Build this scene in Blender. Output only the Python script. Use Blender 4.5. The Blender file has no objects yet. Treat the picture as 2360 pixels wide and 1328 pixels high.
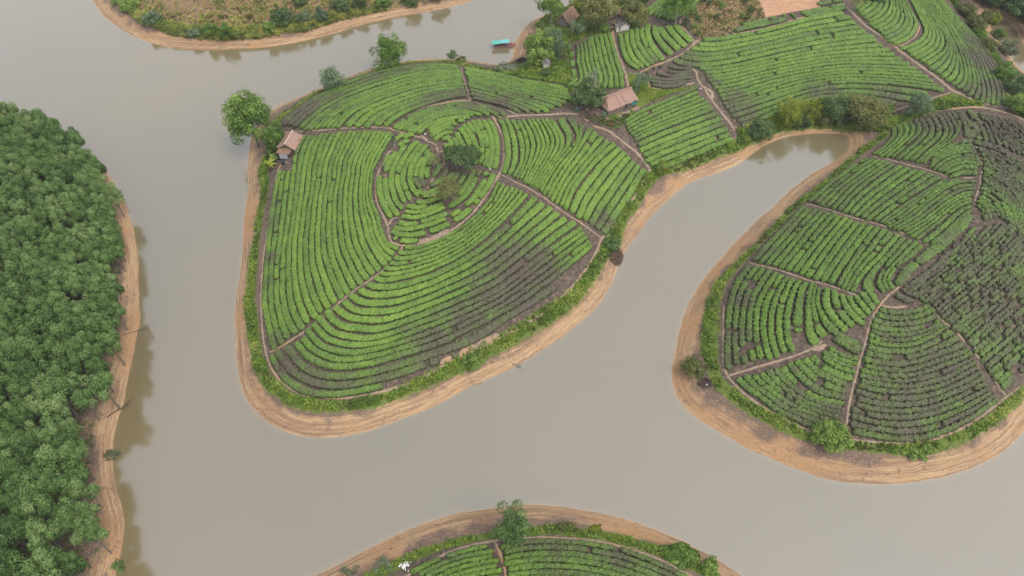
import bpy, math
import numpy as np
from mathutils import Vector

sc = bpy.context.scene
COL = sc.collection
R = math.radians
rng = np.random.default_rng(7)

# ------------------------------------------------------------------ camera, sky, sun, exposure
PITCH, HCAM, HFOV = R(50.0), 120.0, R(70.0)
W0, H0 = 2360.0, 1328.0
FPX = (W0 / 2) / math.tan(HFOV / 2)
cam_d = bpy.data.cameras.new("camera")
cam = bpy.data.objects.new("camera", cam_d)
COL.objects.link(cam)
cam.location = (0, 0, HCAM)
cam.rotation_euler = (math.pi / 2 - PITCH, 0, 0)
cam_d.sensor_width = 36
cam_d.lens = 18 / math.tan(HFOV / 2)
cam_d.clip_end = 9000
sc.camera = cam

SUN_EL, SUN_AZ = R(60), R(134)          # azimuth measured from +Y (north) towards +X
world = bpy.data.worlds.new("World")
sc.world = world
world.use_nodes = True
wn, wl = world.node_tree.nodes, world.node_tree.links
wn.clear()
wo = wn.new("ShaderNodeOutputWorld")
wb = wn.new("ShaderNodeBackground")
ws = wn.new("ShaderNodeTexSky")
ws.sky_type = 'NISHITA'
ws.sun_disc = False
ws.sun_elevation = SUN_EL
ws.sun_rotation = SUN_AZ
ws.air_density = 1.3
ws.dust_density = 2.3
ws.ozone_density = 1.0
wh = wn.new("ShaderNodeHueSaturation")
wh.inputs["Saturation"].default_value = 0.36
wl.new(ws.outputs[0], wh.inputs["Color"])
wl.new(wh.outputs[0], wb.inputs[0])
wb.inputs[1].default_value = 0.15
wl.new(wb.outputs[0], wo.inputs[0])

sun_d = bpy.data.lights.new("sun", 'SUN')
sun = bpy.data.objects.new("sun", sun_d)
COL.objects.link(sun)
sun_d.energy = 1.1
sun_d.angle = R(22)
sun_d.color = (1.0, 0.95, 0.88)
sdir = Vector((math.sin(SUN_AZ) * math.cos(SUN_EL), math.cos(SUN_AZ) * math.cos(SUN_EL), math.sin(SUN_EL)))
sun.rotation_euler = sdir.to_track_quat('Z', 'Y').to_euler()
sun.location = sdir * 400

sc.view_settings.view_transform = 'Standard'
sc.view_settings.look = 'None'
sc.view_settings.gamma = 1
sc.view_settings.use_curve_mapping = False
sc.view_settings.exposure = 1.25
sc.render.engine = 'CYCLES'
sc.cycles.max_bounces = 6
sc.cycles.diffuse_bounces = 3
sc.cycles.glossy_bounces = 2
sc.cycles.transmission_bounces = 3
sc.cycles.volume_bounces = 0
sc.cycles.use_denoising = True

# ------------------------------------------------------------------ small helpers
CP, SP = math.cos(PITCH), math.sin(PITCH)


def rays(px):
    px = np.atleast_2d(np.asarray(px, float))
    u = (px[:, 0] - W0 / 2) / FPX
    v = (px[:, 1] - H0 / 2) / FPX
    return np.stack([u, CP - v * SP, -SP - v * CP], 1)


def plane(px, z=0.0):
    d = rays(px)
    t = (np.asarray(z) - HCAM) / d[:, 2]
    return np.stack([d[:, 0] * t, d[:, 1] * t], 1)


def project(P):
    P = np.atleast_2d(np.asarray(P, float))
    x, y, z = P[:, 0], P[:, 1], P[:, 2] - HCAM
    dep = y * CP - z * SP
    up = y * SP + z * CP
    return np.stack([W0 / 2 + FPX * x / dep, H0 / 2 - FPX * up / dep, dep], 1)


def resample(p, n=None, step=None):
    p = np.asarray(p, float)
    s = np.r_[0, np.cumsum(np.linalg.norm(np.diff(p, axis=0), axis=1))]
    keep = np.r_[True, np.diff(s) > 1e-9]
    p, s = p[keep], s[keep]
    if n is None:
        n = max(2, int(round(s[-1] / step)) + 1)
    t = np.linspace(0, s[-1], n)
    return np.stack([np.interp(t, s, p[:, k]) for k in range(p.shape[1])], 1)


def catmull(p, closed=False, sub=8):
    p = np.asarray(p, float)
    n = len(p)
    if n < 3 and not closed:
        return resample(p, n=sub + 1)
    if closed:
        q = np.vstack([p[-1], p, p[0], p[1]])
        m = n
    else:
        q = np.vstack([2 * p[0] - p[1], p, 2 * p[-1] - p[-2]])
        m = n - 1
    t = np.linspace(0, 1, sub, endpoint=False)[:, None]
    out = []
    for i in range(m):
        a, b, c, d = q[i], q[i + 1], q[i + 2], q[i + 3]
        out.append(0.5 * (2 * b + (c - a) * t + (2 * a - 5 * b + 4 * c - d) * t ** 2 + (3 * b - a - 3 * c + d) * t ** 3))
    out = np.vstack(out)
    if not closed:
        out = np.vstack([out, p[-1]])
    return out


def in_poly(pts, poly):
    x, y = pts[:, 0], pts[:, 1]
    inside = np.zeros(len(pts), bool)
    n = len(poly)
    for i in range(n):
        x1, y1 = poly[i]
        x2, y2 = poly[(i + 1) % n]
        if y1 == y2:
            continue
        c = ((y1 > y) != (y2 > y)) & (x < (x2 - x1) * (y - y1) / (y2 - y1) + x1)
        inside ^= c
    return inside


def seg_dist(pts, line, closed=False):
    d2 = np.full(len(pts), 1e18)
    n = len(line)
    for i in range(n if closed else n - 1):
        a, b = line[i], line[(i + 1) % n]
        ab = b - a
        L = ab @ ab
        if L < 1e-12:
            continue
        w = pts - a
        t = np.clip((w @ ab) / L, 0, 1)
        e = w - t[:, None] * ab
        d2 = np.minimum(d2, (e * e).sum(1))
    return np.sqrt(d2)


def vnoise(x, y, seed=0):
    """smooth value noise, unit cell"""
    r = np.random.default_rng(seed).random((64, 64))
    xi, yi = np.floor(x).astype(int), np.floor(y).astype(int)
    fx, fy = x - xi, y - yi
    fx, fy = fx * fx * (3 - 2 * fx), fy * fy * (3 - 2 * fy)
    a, b = r[xi % 64, yi % 64], r[(xi + 1) % 64, yi % 64]
    c, d = r[xi % 64, (yi + 1) % 64], r[(xi + 1) % 64, (yi + 1) % 64]
    return (a * (1 - fx) + b * fx) * (1 - fy) + (c * (1 - fx) + d * fx) * fy


def mk_mesh(name, verts, faces, attrs=None, smooth=False, mat=None):
    """verts (N,3), faces (M,4) or (M,3) arrays; attrs: {name: (domain, values)}"""
    me = bpy.data.meshes.new(name)
    verts = np.ascontiguousarray(verts, np.float32)
    faces = np.ascontiguousarray(faces, np.int32)
    k = faces.shape[1]
    me.vertices.add(len(verts))
    me.vertices.foreach_set("co", verts.ravel())
    me.loops.add(faces.size)
    me.loops.foreach_set("vertex_index", faces.ravel())
    me.polygons.add(len(faces))
    me.polygons.foreach_set("loop_start", np.arange(0, faces.size, k, dtype=np.int32))
    me.polygons.foreach_set("loop_total", np.full(len(faces), k, np.int32))
    me.polygons.foreach_set("use_smooth", np.full(len(faces), smooth, bool))
    me.update(calc_edges=True)
    for an, (dom, val) in (attrs or {}).items():
        a = me.attributes.new(an, 'FLOAT', dom)
        a.data.foreach_set("value", np.ascontiguousarray(val, np.float32))
    if mat:
        me.materials.append(mat)
    return me


def link(name, me, parent=None, loc=(0, 0, 0)):
    o = bpy.data.objects.new(name, me)
    o.location = loc
    COL.objects.link(o)
    if parent is not None:
        o.parent = parent
    return o


def empty(name, loc, rz=0.0):
    o = bpy.data.objects.new(name, None)
    o.empty_display_size = 0.5
    o.location = loc
    o.rotation_euler = (0, 0, rz)
    COL.objects.link(o)
    return o


def tag(o, label=None, cat=None, group=None, kind=None):
    if label: o["label"] = label
    if cat: o["category"] = cat
    if group: o["group"] = group
    if kind: o["kind"] = kind
    return o


class MB:
    """collects boxes, quads and tubes into one mesh"""
    def __init__(self):
        self.v, self.f = [], []

    def add(self, v, f):
        b = len(self.v)
        self.v += [tuple(p) for p in v]
        self.f += [tuple(i + b for i in q) for q in f]
        return self

    def box(self, c, s, rz=0.0, rx=0.0):
        cx, cy, cz = c
        hx, hy, hz = s[0] / 2, s[1] / 2, s[2] / 2
        v = []
        for x, y, z in ((-1, -1, -1), (1, -1, -1), (1, 1, -1), (-1, 1, -1), (-1, -1, 1), (1, -1, 1), (1, 1, 1), (-1, 1, 1)):
            px, py, pz = x * hx, y * hy, z * hz
            py, pz = py * math.cos(rx) - pz * math.sin(rx), py * math.sin(rx) + pz * math.cos(rx)
            px, py = px * math.cos(rz) - py * math.sin(rz), px * math.sin(rz) + py * math.cos(rz)
            v.append((cx + px, cy + py, cz + pz))
        return self.add(v, [(0, 3, 2, 1), (4, 5, 6, 7), (0, 1, 5, 4), (1, 2, 6, 5), (2, 3, 7, 6), (3, 0, 4, 7)])

    def tube(self, pts, rad, n=6, cap=True):
        pts = [Vector(p) for p in pts]
        if not hasattr(rad, '__len__'):
            rad = [rad] * len(pts)
        v, f = [], []
        for i, p in enumerate(pts):
            d = (pts[min(i + 1, len(pts) - 1)] - pts[max(i - 1, 0)])
            if d.length < 1e-9: d = Vector((0, 0, 1))
            d.normalize()
            a = d.cross(Vector((0, 0, 1)) if abs(d.z) < 0.9 else Vector((1, 0, 0))).normalized()
            b = d.cross(a)
            for k in range(n):
                t = 2 * math.pi * k / n
                v.append(p + (a * math.cos(t) + b * math.sin(t)) * rad[i])
        for i in range(len(pts) - 1):
            for k in range(n):
                k2 = (k + 1) % n
                f.append((i * n + k, i * n + k2, (i + 1) * n + k2, (i + 1) * n + k))
        if cap:
            f.append(tuple(range(n - 1, -1, -1)))
            f.append(tuple((len(pts) - 1) * n + k for k in range(n)))
        return self.add(v, f)

    def build(self, name, mat, parent=None, loc=(0, 0, 0), smooth=False):
        me = bpy.data.meshes.new(name)
        me.from_pydata(self.v, [], self.f)
        me.update()
        if smooth:
            me.polygons.foreach_set("use_smooth", [True] * len(me.polygons))
        me.materials.append(mat)
        return link(name, me, parent, loc)


# ------------------------------------------------------------------ materials
def new_mat(name):
    m = bpy.data.materials.new(name)
    m.use_nodes = True
    nt = m.node_tree
    for n in list(nt.nodes):
        nt.nodes.remove(n)
    out = nt.nodes.new("ShaderNodeOutputMaterial")
    b = nt.nodes.new("ShaderNodeBsdfPrincipled")
    nt.links.new(b.outputs[0], out.inputs[0])
    return m, nt, b, out


def N(nt, t, **kw):
    n = nt.nodes.new(t)
    for k, v in kw.items():
        setattr(n, k, v)
    return n


AL = 0.62      # one overall albedo factor: the photograph is exposed for a dull day


def ramp(nt, stops, fac=None, interp='LINEAR'):
    stops = [(p, tuple(v * AL for v in c)) for p, c in stops]
    r = nt.nodes.new("ShaderNodeValToRGB")
    cr = r.color_ramp
    cr.interpolation = interp
    while len(cr.elements) > 1:
        cr.elements.remove(cr.elements[-1])
    cr.elements[0].position = stops[0][0]
    cr.elements[0].color = (*stops[0][1], 1)
    for p, c in stops[1:]:
        e = cr.elements.new(p)
        e.color = (*c, 1)
    if fac is not None:
        nt.links.new(fac, r.inputs[0])
    return r.outputs[0]


def noise(nt, vec, scale, detail=3, rough=0.55, dims='3D'):
    n = N(nt, "ShaderNodeTexNoise", noise_dimensions=dims)
    n.inputs["Scale"].default_value = scale
    n.inputs["Detail"].default_value = detail
    n.inputs["Roughness"].default_value = rough
    if vec is not None:
        nt.links.new(vec, n.inputs["Vector"])
    return n.outputs[0]


def mapping(nt, vec, scale):
    m = N(nt, "ShaderNodeMapping")
    m.inputs["Scale"].default_value = scale
    nt.links.new(vec, m.inputs["Vector"])
    return m.outputs[0]


def mixc(nt, fac, a, b, mode='MIX'):
    m = N(nt, "ShaderNodeMix", data_type='RGBA', blend_type=mode)
    for i, v in ((0, fac), (6, a), (7, b)):
        if isinstance(v, (int, float)):
            m.inputs[i].default_value = v
        elif isinstance(v, tuple):
            m.inputs[i].default_value = (*(v if mode != 'MIX' else [q * AL for q in v]), 1)
        else:
            nt.links.new(v, m.inputs[i])
    return m.outputs[2]


def math_(nt, op, a, b=None, clamp=False):
    m = N(nt, "ShaderNodeMath", operation=op, use_clamp=clamp)
    for i, v in ((0, a), (1, b)):
        if v is None: continue
        if isinstance(v, (int, float)):
            m.inputs[i].default_value = v
        else:
            nt.links.new(v, m.inputs[i])
    return m.outputs[0]


def smooth_(nt, x, lo, hi):
    m = N(nt, "ShaderNodeMapRange", interpolation_type='SMOOTHSTEP')
    nt.links.new(x, m.inputs[0])
    m.inputs[1].default_value = lo
    m.inputs[2].default_value = hi
    return m.outputs[0]


def attr(nt, name):
    a = N(nt, "ShaderNodeAttribute", attribute_name=name)
    return a.outputs["Fac"]


def bump(nt, bsdf, height, strength=0.5, dist=0.1):
    b = N(nt, "ShaderNodeBump")
    b.inputs["Strength"].default_value = strength
    b.inputs["Distance"].default_value = dist
    nt.links.new(height, b.inputs["Height"])
    nt.links.new(b.outputs[0], bsdf.inputs["Normal"])


def pos(nt):
    return N(nt, "ShaderNodeNewGeometry").outputs["Position"]


def simple_mat(name, col, rough=0.7, var=0.25, scale=3.0, metal=0.0, col2=None, stretch=(1, 1, 1), bumpy=0.0):
    m, nt, b, out = new_mat(name)
    tc = N(nt, "ShaderNodeTexCoord").outputs["Object"]
    n = noise(nt, mapping(nt, tc, stretch), scale, 4, 0.6)
    c2 = col2 or tuple(c * (1 - var) for c in col)
    c = ramp(nt, [(0.3, c2), (0.7, col)], n)
    nt.links.new(c, b.inputs["Base Color"])
    b.inputs["Roughness"].default_value = rough
    b.inputs["Metallic"].default_value = metal
    b.inputs["Specular IOR Level"].default_value = 0.3
    if bumpy:
        bump(nt, b, n, bumpy, 0.05)
    return m


def leaf_mat(name, stops, translucent=0.35, hue_var=0.5, rough=0.55):
    """leaf colour from the per-leaf attribute 'tint' plus one value per plant"""
    m, nt, b, out = new_mat(name)
    t = attr(nt, "tint")
    oi = N(nt, "ShaderNodeObjectInfo").outputs["Random"]
    f = math_(nt, 'ADD', t, math_(nt, 'MULTIPLY', math_(nt, 'SUBTRACT', oi, 0.5), hue_var), True)
    c = ramp(nt, stops, f)
    nt.links.new(c, b.inputs["Base Color"])
    b.inputs["Roughness"].default_value = rough
    b.inputs["Specular IOR Level"].default_value = 0.15
    tr = N(nt, "ShaderNodeBsdfTranslucent")
    nt.links.new(c, tr.inputs[0])
    mx = N(nt, "ShaderNodeMixShader")
    mx.inputs[0].default_value = translucent
    nt.links.new(b.outputs[0], mx.inputs[1])
    nt.links.new(tr.outputs[0], mx.inputs[2])
    nt.links.new(mx.outputs[0], out.inputs[0])
    return m


M = {}
M['acacia'] = leaf_mat("acacia_leaves", [(0.0, (0.048, 0.092, 0.023)), (0.4, (0.101, 0.182, 0.047)), (0.75, (0.170, 0.278, 0.083)), (1.0, (0.245, 0.328, 0.117))], translucent=0.2)
M['bright'] = leaf_mat("bright_leaves", [(0.0, (0.072, 0.129, 0.028)), (0.5, (0.180, 0.301, 0.059)), (1.0, (0.359, 0.481, 0.116))])
M['dark'] = leaf_mat("dark_leaves", [(0.0, (0.044, 0.080, 0.031)), (0.5, (0.110, 0.176, 0.062)), (1.0, (0.200, 0.278, 0.095))])
M['olive'] = leaf_mat("olive_leaves", [(0.0, (0.080, 0.096, 0.032)), (0.5, (0.184, 0.208, 0.065)), (1.0, (0.336, 0.320, 0.115))])
M['silver'] = leaf_mat("silver_leaves", [(0.0, (0.090, 0.120, 0.061)), (0.5, (0.225, 0.270, 0.149)), (1.0, (0.420, 0.450, 0.284))])
M['bamboo'] = leaf_mat("bamboo_leaves", [(0.0, (0.095, 0.121, 0.018)), (0.5, (0.270, 0.324, 0.036)), (1.0, (0.446, 0.486, 0.085))])
M['blue'] = leaf_mat("bluish_leaves", [(0.0, (0.069, 0.116, 0.065)), (0.5, (0.173, 0.245, 0.128)), (1.0, (0.298, 0.383, 0.202))])
M['under'] = leaf_mat("undergrowth_leaves", [(0.0, (0.170, 0.123, 0.042)), (0.15, (0.077, 0.130, 0.026)), (0.45, (0.170, 0.279, 0.043)), (0.75, (0.323, 0.437, 0.066)), (1.0, (0.480, 0.516, 0.130))], hue_var=0.0)
M['dry'] = leaf_mat("dry_scrub_leaves", [(0.0, (0.179, 0.108, 0.044)), (0.3, (0.143, 0.167, 0.044)), (0.6, (0.268, 0.331, 0.066)), (0.85, (0.465, 0.468, 0.103)), (1.0, (0.600, 0.527, 0.175))], hue_var=0.0)
M['agave'] = leaf_mat("agave_leaves", [(0.0, (0.10, 0.18, 0.13)), (1.0, (0.22, 0.34, 0.26))], 0.1)
M['twig'] = leaf_mat("dry_twigs", [(0.0, (0.07, 0.045, 0.04)), (0.6, (0.15, 0.105, 0.09)), (1.0, (0.26, 0.20, 0.17))], 0.0)
M['bark'] = simple_mat("bark", (0.20, 0.17, 0.14), 0.85, 0.5, 6)
M['palebark'] = simple_mat("pale_bark", (0.48, 0.45, 0.40), 0.8, 0.3, 6)
M['thatch'] = simple_mat("thatch", (0.42, 0.262, 0.20), 0.9, 0.45, 5, col2=(0.23, 0.14, 0.105), stretch=(7, 0.7, 0.7), bumpy=0.8)
M['thatch_worn'] = simple_mat("worn_thatch", (0.34, 0.20, 0.12), 0.9, 0.5, 5, col2=(0.13, 0.085, 0.065), stretch=(5, 0.9, 0.9), bumpy=0.8)
M['ridge'] = simple_mat("pale_ridge_straw", (0.55, 0.42, 0.34), 0.9, 0.3, 6, bumpy=0.6)
M['wood'] = simple_mat("weathered_wood", (0.26, 0.20, 0.15), 0.8, 0.5, 8)
M['sheet'] = simple_mat("grey_sheet", (0.42, 0.43, 0.45), 0.5, 0.2, 3)
M['plaster'] = simple_mat("white_plaster", (0.62, 0.58, 0.52), 0.8, 0.2, 2)
M['slate'] = simple_mat("grey_roofing", (0.20, 0.17, 0.17), 0.8, 0.35, 7)
M['teal'] = simple_mat("teal_tarpaulin", (0.05, 0.25, 0.22), 0.5, 0.2, 3)
M['doorblue'] = simple_mat("blue_door_paint", (0.10, 0.16, 0.28), 0.6, 0.2, 3)
M['dark_in'] = simple_mat("dark_opening", (0.03, 0.028, 0.025), 0.9, 0.2, 3)
M['canopy_a'] = simple_mat("blue_canopy_sheet", (0.16, 0.50, 0.50), 0.45, 0.12, 2)
M['canopy_b'] = simple_mat("green_canopy_sheet", (0.10, 0.46, 0.36), 0.45, 0.15, 2)
M['hull'] = simple_mat("red_hull_paint", (0.36, 0.10, 0.10), 0.5, 0.3, 3)
M['hull_side'] = simple_mat("faded_hull_paint", (0.40, 0.27, 0.27), 0.6, 0.3, 3)
M['white'] = simple_mat("white_plastic", (0.78, 0.77, 0.74), 0.5, 0.15, 3)
M['black'] = simple_mat("black_plastic", (0.05, 0.05, 0.055), 0.5, 0.3, 3)
M['red'] = simple_mat("red_petals", (0.55, 0.06, 0.03), 0.6, 0.3, 9)

# tea hedges
m, nt, b, out = new_mat("tea_leaves")
P = pos(nt)
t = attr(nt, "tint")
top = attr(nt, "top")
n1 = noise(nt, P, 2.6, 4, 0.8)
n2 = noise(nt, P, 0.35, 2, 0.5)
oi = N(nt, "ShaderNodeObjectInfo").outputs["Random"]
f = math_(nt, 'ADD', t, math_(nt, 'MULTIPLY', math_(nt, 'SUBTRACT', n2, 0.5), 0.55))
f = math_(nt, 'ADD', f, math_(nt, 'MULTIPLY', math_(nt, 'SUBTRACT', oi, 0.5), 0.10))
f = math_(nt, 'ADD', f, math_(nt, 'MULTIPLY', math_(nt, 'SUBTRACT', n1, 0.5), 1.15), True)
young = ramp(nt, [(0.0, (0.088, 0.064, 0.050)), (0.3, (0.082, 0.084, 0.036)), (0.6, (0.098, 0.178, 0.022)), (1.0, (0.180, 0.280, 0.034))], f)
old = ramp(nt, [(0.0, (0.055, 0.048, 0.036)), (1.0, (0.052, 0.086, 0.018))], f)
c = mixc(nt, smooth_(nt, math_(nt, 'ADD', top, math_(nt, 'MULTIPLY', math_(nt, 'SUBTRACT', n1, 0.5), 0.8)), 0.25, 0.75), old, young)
nt.links.new(c, b.inputs["Base Color"])
b.inputs["Roughness"].default_value = 0.6
b.inputs["Specular IOR Level"].default_value = 0.3
bump(nt, b, noise(nt, P, 9.0, 2, 0.7), 0.6, 0.12)
M['tea'] = m

# ground
m, nt, b, out = new_mat("ground_earth")
P = pos(nt)
dsh, soil, grass, dry = attr(nt, "dshore"), attr(nt, "soil"), attr(nt, "grass"), attr(nt, "drygrass")
warp = noise(nt, P, 0.25, 3, 0.6)
sepn = N(nt, "ShaderNodeSeparateXYZ"); nt.links.new(P, sepn.inputs[0])
zw = math_(nt, 'ADD', sepn.outputs[2], math_(nt, 'MULTIPLY', math_(nt, 'SUBTRACT', noise(nt, P, 0.55, 5, 0.75), 0.5), 0.62))
cmb = N(nt, "ShaderNodeCombineXYZ")
nt.links.new(math_(nt, 'MULTIPLY', sepn.outputs[0], 0.05), cmb.inputs[0])
nt.links.new(math_(nt, 'MULTIPLY', sepn.outputs[1], 0.05), cmb.inputs[1])
nt.links.new(math_(nt, 'MULTIPLY', zw, 6.5), cmb.inputs[2])
band = noise(nt, cmb.outputs[0], 1.0, 4, 0.7)
fine = noise(nt, P, 3.0, 5, 0.7)
big = noise(nt, P, 0.07, 3, 0.6)
bandc = ramp(nt, [(0.26, (0.14, 0.096, 0.070)), (0.38, (0.25, 0.155, 0.094)), (0.48, (0.31, 0.190, 0.112)), (0.58, (0.52, 0.355, 0.195)), (0.64, (0.32, 0.200, 0.118)), (0.74, (0.21, 0.138, 0.092))], band)
orange = ramp(nt, [(0.3, (0.29, 0.165, 0.085)), (0.7, (0.50, 0.29, 0.145))], fine)
bank = mixc(nt, smooth_(nt, big, 0.48, 0.66), bandc, orange)
bank = mixc(nt, math_(nt, 'MULTIPLY', smooth_(nt, fine, 0.50, 0.75), 0.45), bank, (0.50, 0.355, 0.205))
scuff = noise(nt, P, 0.45, 5, 0.75)
bank = mixc(nt, math_(nt, 'MULTIPLY', smooth_(nt, scuff, 0.56, 0.70), 0.65), bank, (0.15, 0.105, 0.085))
litter = smooth_(nt, math_(nt, 'ADD', dsh, math_(nt, 'MULTIPLY', math_(nt, 'SUBTRACT', warp, 0.5), 8.0)), 1.9, 4.0)
bank = mixc(nt, math_(nt, 'MULTIPLY', litter, smooth_(nt, fine, 0.30, 0.55)), bank, (0.150, 0.106, 0.084))
wet = smooth_(nt, dsh, 0.0, 0.5)
soilc = ramp(nt, [(0.25, (0.055, 0.042, 0.032)), (0.50, (0.105, 0.078, 0.058)), (0.66, (0.22, 0.158, 0.115)), (0.80, (0.36, 0.26, 0.19))], noise(nt, P, 1.3, 5, 0.72))
grassc = ramp(nt, [(0.3, (0.07, 0.11, 0.022)), (0.55, (0.14, 0.18, 0.035)), (0.75, (0.25, 0.23, 0.06))], noise(nt, P, 0.9, 5, 0.7))
dryc = ramp(nt, [(0.3, (0.13, 0.085, 0.05)), (0.5, (0.25, 0.15, 0.085)), (0.62, (0.24, 0.20, 0.07)), (0.8, (0.34, 0.26, 0.13))], noise(nt, P, 0.6, 5, 0.7))
jit = math_(nt, 'MULTIPLY', math_(nt, 'SUBTRACT', noise(nt, P, 0.8, 4, 0.65), 0.5), 0.9)
c = mixc(nt, smooth_(nt, math_(nt, 'ADD', soil, jit), 0.35, 0.65), bank, soilc)
c = mixc(nt, smooth_(nt, math_(nt, 'ADD', dry, jit), 0.35, 0.65), c, dryc)
c = mixc(nt, smooth_(nt, math_(nt, 'ADD', grass, jit), 0.35, 0.65), c, grassc)
nt.links.new(c, b.inputs["Base Color"])
b.inputs["Roughness"].default_value = 0.9
b.inputs["Specular IOR Level"].default_value = 0.2
hgt = math_(nt, 'ADD', math_(nt, 'MULTIPLY', band, 0.6), noise(nt, P, 2.2, 5, 0.7))
bump(nt, b, hgt, 0.7, 0.25)
M['ground'] = m

# paths
m, nt, b, out = new_mat("path_earth")
P = pos(nt)
c = ramp(nt, [(0.28, (0.17, 0.122, 0.088)), (0.5, (0.31, 0.226, 0.16)), (0.72, (0.45, 0.340, 0.245))], noise(nt, P, 1.6, 5, 0.7))
c = mixc(nt, smooth_(nt, noise(nt, P, 0.12, 2, 0.5), 0.52, 0.68), c, (0.40, 0.25, 0.15))
nt.links.new(c, b.inputs["Base Color"])
b.inputs["Roughness"].default_value = 0.95
b.inputs["Specular IOR Level"].default_value = 0.15
bump(nt, b, noise(nt, P, 4, 4, 0.7), 0.5, 0.1)
M['path'] = m

m, nt, b, out = new_mat("ploughed_earth")
P = pos(nt)
c = ramp(nt, [(0.3, (0.34, 0.18, 0.10)), (0.55, (0.47, 0.27, 0.16)), (0.75, (0.56, 0.40, 0.24))], noise(nt, mapping(nt, P, (0.35, 2.5, 1)), 1.0, 5, 0.7))
nt.links.new(c, b.inputs["Base Color"])
b.inputs["Roughness"].default_value = 0.95
M['plough'] = m

# water: muddy body, mirror-like surface, pale sandy bottom seen only in the shallows
m, nt, b, out = new_mat("muddy_water")
P = pos(nt)
dep = attr(nt, "depth")
depn = math_(nt, 'ADD', dep, math_(nt, 'MULTIPLY', math_(nt, 'SUBTRACT', noise(nt, P, 0.5, 3, 0.6), 0.5), 0.10))
body = ramp(nt, [(0.0, (0.33, 0.235, 0.135)), (0.04, (0.27, 0.20, 0.11)), (0.10, (0.205, 0.163, 0.090)), (0.4, (0.180, 0.147, 0.084))], depn)
tone = noise(nt, P, 0.012, 2, 0.5)
body = mixc(nt, smooth_(nt, tone, 0.35, 0.65), body, mixc(nt, 1.0, body, (1.14, 1.08, 0.98), 'MULTIPLY'))
nt.links.new(body, b.inputs["Base Color"])
b.inputs["Roughness"].default_value = 0.13
b.inputs["IOR"].default_value = 2.4
b.inputs["Specular IOR Level"].default_value = 0.5
bump(nt, b, noise(nt, mapping(nt, P, (0.5, 1.0, 1)), 1.2, 3, 0.6), 0.05, 0.08)
M['water'] = m

# ------------------------------------------------------------------ shorelines traced at the waterline
MAIN = [(1420, -60), (1345, -10), (1330, 6), (1310, 12), (1290, 18), (1268, 30), (1240, 42), (1214, 60), (1193, 90), (1184, 118), (1178, 140), (1165, 150), (1140, 149),
        (1100, 143), (1050, 137), (1000, 137), (945, 140), (900, 148), (850, 160), (800, 179), (740, 204), (690, 225), (645, 245), (610, 268), (588, 298),
        (578, 330), (574, 370), (572, 420), (567, 480), (562, 540), (559, 590), (555, 640), (547, 690), (544, 740), (544, 800), (549, 850), (556, 890),
        (572, 925), (596, 955), (628, 980), (670, 997), (720, 1006), (780, 1005), (840, 995), (885, 979), (930, 960), (975, 944), (1020, 925), (1065, 899),
        (1110, 878), (1160, 855), (1210, 830), (1260, 799), (1310, 765), (1350, 730), (1388, 690), (1412, 650), (1424, 612), (1440, 576), (1465, 545),
        (1490, 510), (1522, 475), (1560, 440), (1600, 415), (1650, 398), (1700, 377), (1735, 353), (1765, 333), (1800, 318), (1850, 310), (1900, 306),
        (1938, 308), (1958, 320), (1956, 345), (1930, 370), (1890, 391), (1850, 417), (1812, 450), (1780, 480), (1750, 505), (1715, 540), (1680, 575),
        (1650, 610), (1620, 647), (1594, 690), (1575, 740), (1559, 790), (1548, 840), (1548, 882), (1560, 915), (1585, 945), (1622, 972), (1670, 1000),
        (1720, 1030), (1780, 1055), (1840, 1080), (1890, 1098), (1950, 1111), (2010, 1116), (2080, 1112), (2150, 1103), (2210, 1088), (2262, 1068),
        (2310, 1040), (2342, 1008), (2370, 975), (2450, 900), (2600, 760), (2900, 500), (2900, 100), (2700, -150), (2100, -250), (1600, -180)]
STREAM = [(2283, 32), (2279, 48), (2283, 64), (2296, 88), (2312, 108), (2330, 132), (2350, 158), (2390, 190), (2460, 230), (2500, 215), (2440, 170), (2400, 140),
          (2370, 112), (2352, 92), (2343, 72), (2325, 54), (2304, 40)]
FOREST = [(-400, 225), (-200, 245), (0, 283), (80, 302), (150, 326), (195, 348), (222, 370), (248, 402), (274, 442), (295, 490), (309, 540), (316, 580),
          (318, 640), (317, 700), (321, 740), (311, 790), (300, 840), (293, 880), (285, 920), (272, 960), (262, 1000), (258, 1050), (262, 1092), (269, 1140),
          (281, 1182), (284, 1220), (279, 1260), (271, 1300), (262, 1345), (240, 1450), (200, 1600), (-200, 1750), (-900, 1500), (-900, 500)]
SOUTH = [(690, 1352), (735, 1325), (800, 1290), (850, 1265), (900, 1240), (950, 1218), (1000, 1200), (1050, 1185), (1100, 1176), (1160, 1170), (1230, 1167),
         (1300, 1171), (1370, 1182), (1440, 1198), (1510, 1220), (1570, 1245), (1622, 1272), (1670, 1300), (1712, 1330), (1760, 1370), (1820, 1450), (1800, 1600), (1300, 1750), (700, 1650), (600, 1480)]
NORTHWEST = [(150, -140), (180, -60), (205, -20), (216, 2), (228, 20), (250, 45), (285, 70), (330, 92), (380, 105), (430, 112), (480, 115), (540, 113), (590, 110),
             (650, 103), (700, 95), (760, 80), (820, 61), (880, 46), (940, 35), (1000, 24), (1050, 12), (1095, 0), (1180, -35), (1320, -130), (1200, -300), (400, -320)]


def shore_poly(px):
    p = catmull(plane(px), closed=True, sub=8)
    p = resample(np.vstack([p, p[0]]), step=0.9)[:-1]
    k = rng.random(len(p))
    k = np.convolve(np.r_[k[-4:], k, k[:4]], np.ones(9) / 9, 'valid')
    tg = np.roll(p, -1, 0) - np.roll(p, 1, 0)
    nn = np.stack([tg[:, 1], -tg[:, 0]], 1) / (np.linalg.norm(tg, axis=1)[:, None] + 1e-9)
    return p + nn * ((k - 0.5) * 1.1)[:, None]


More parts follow.
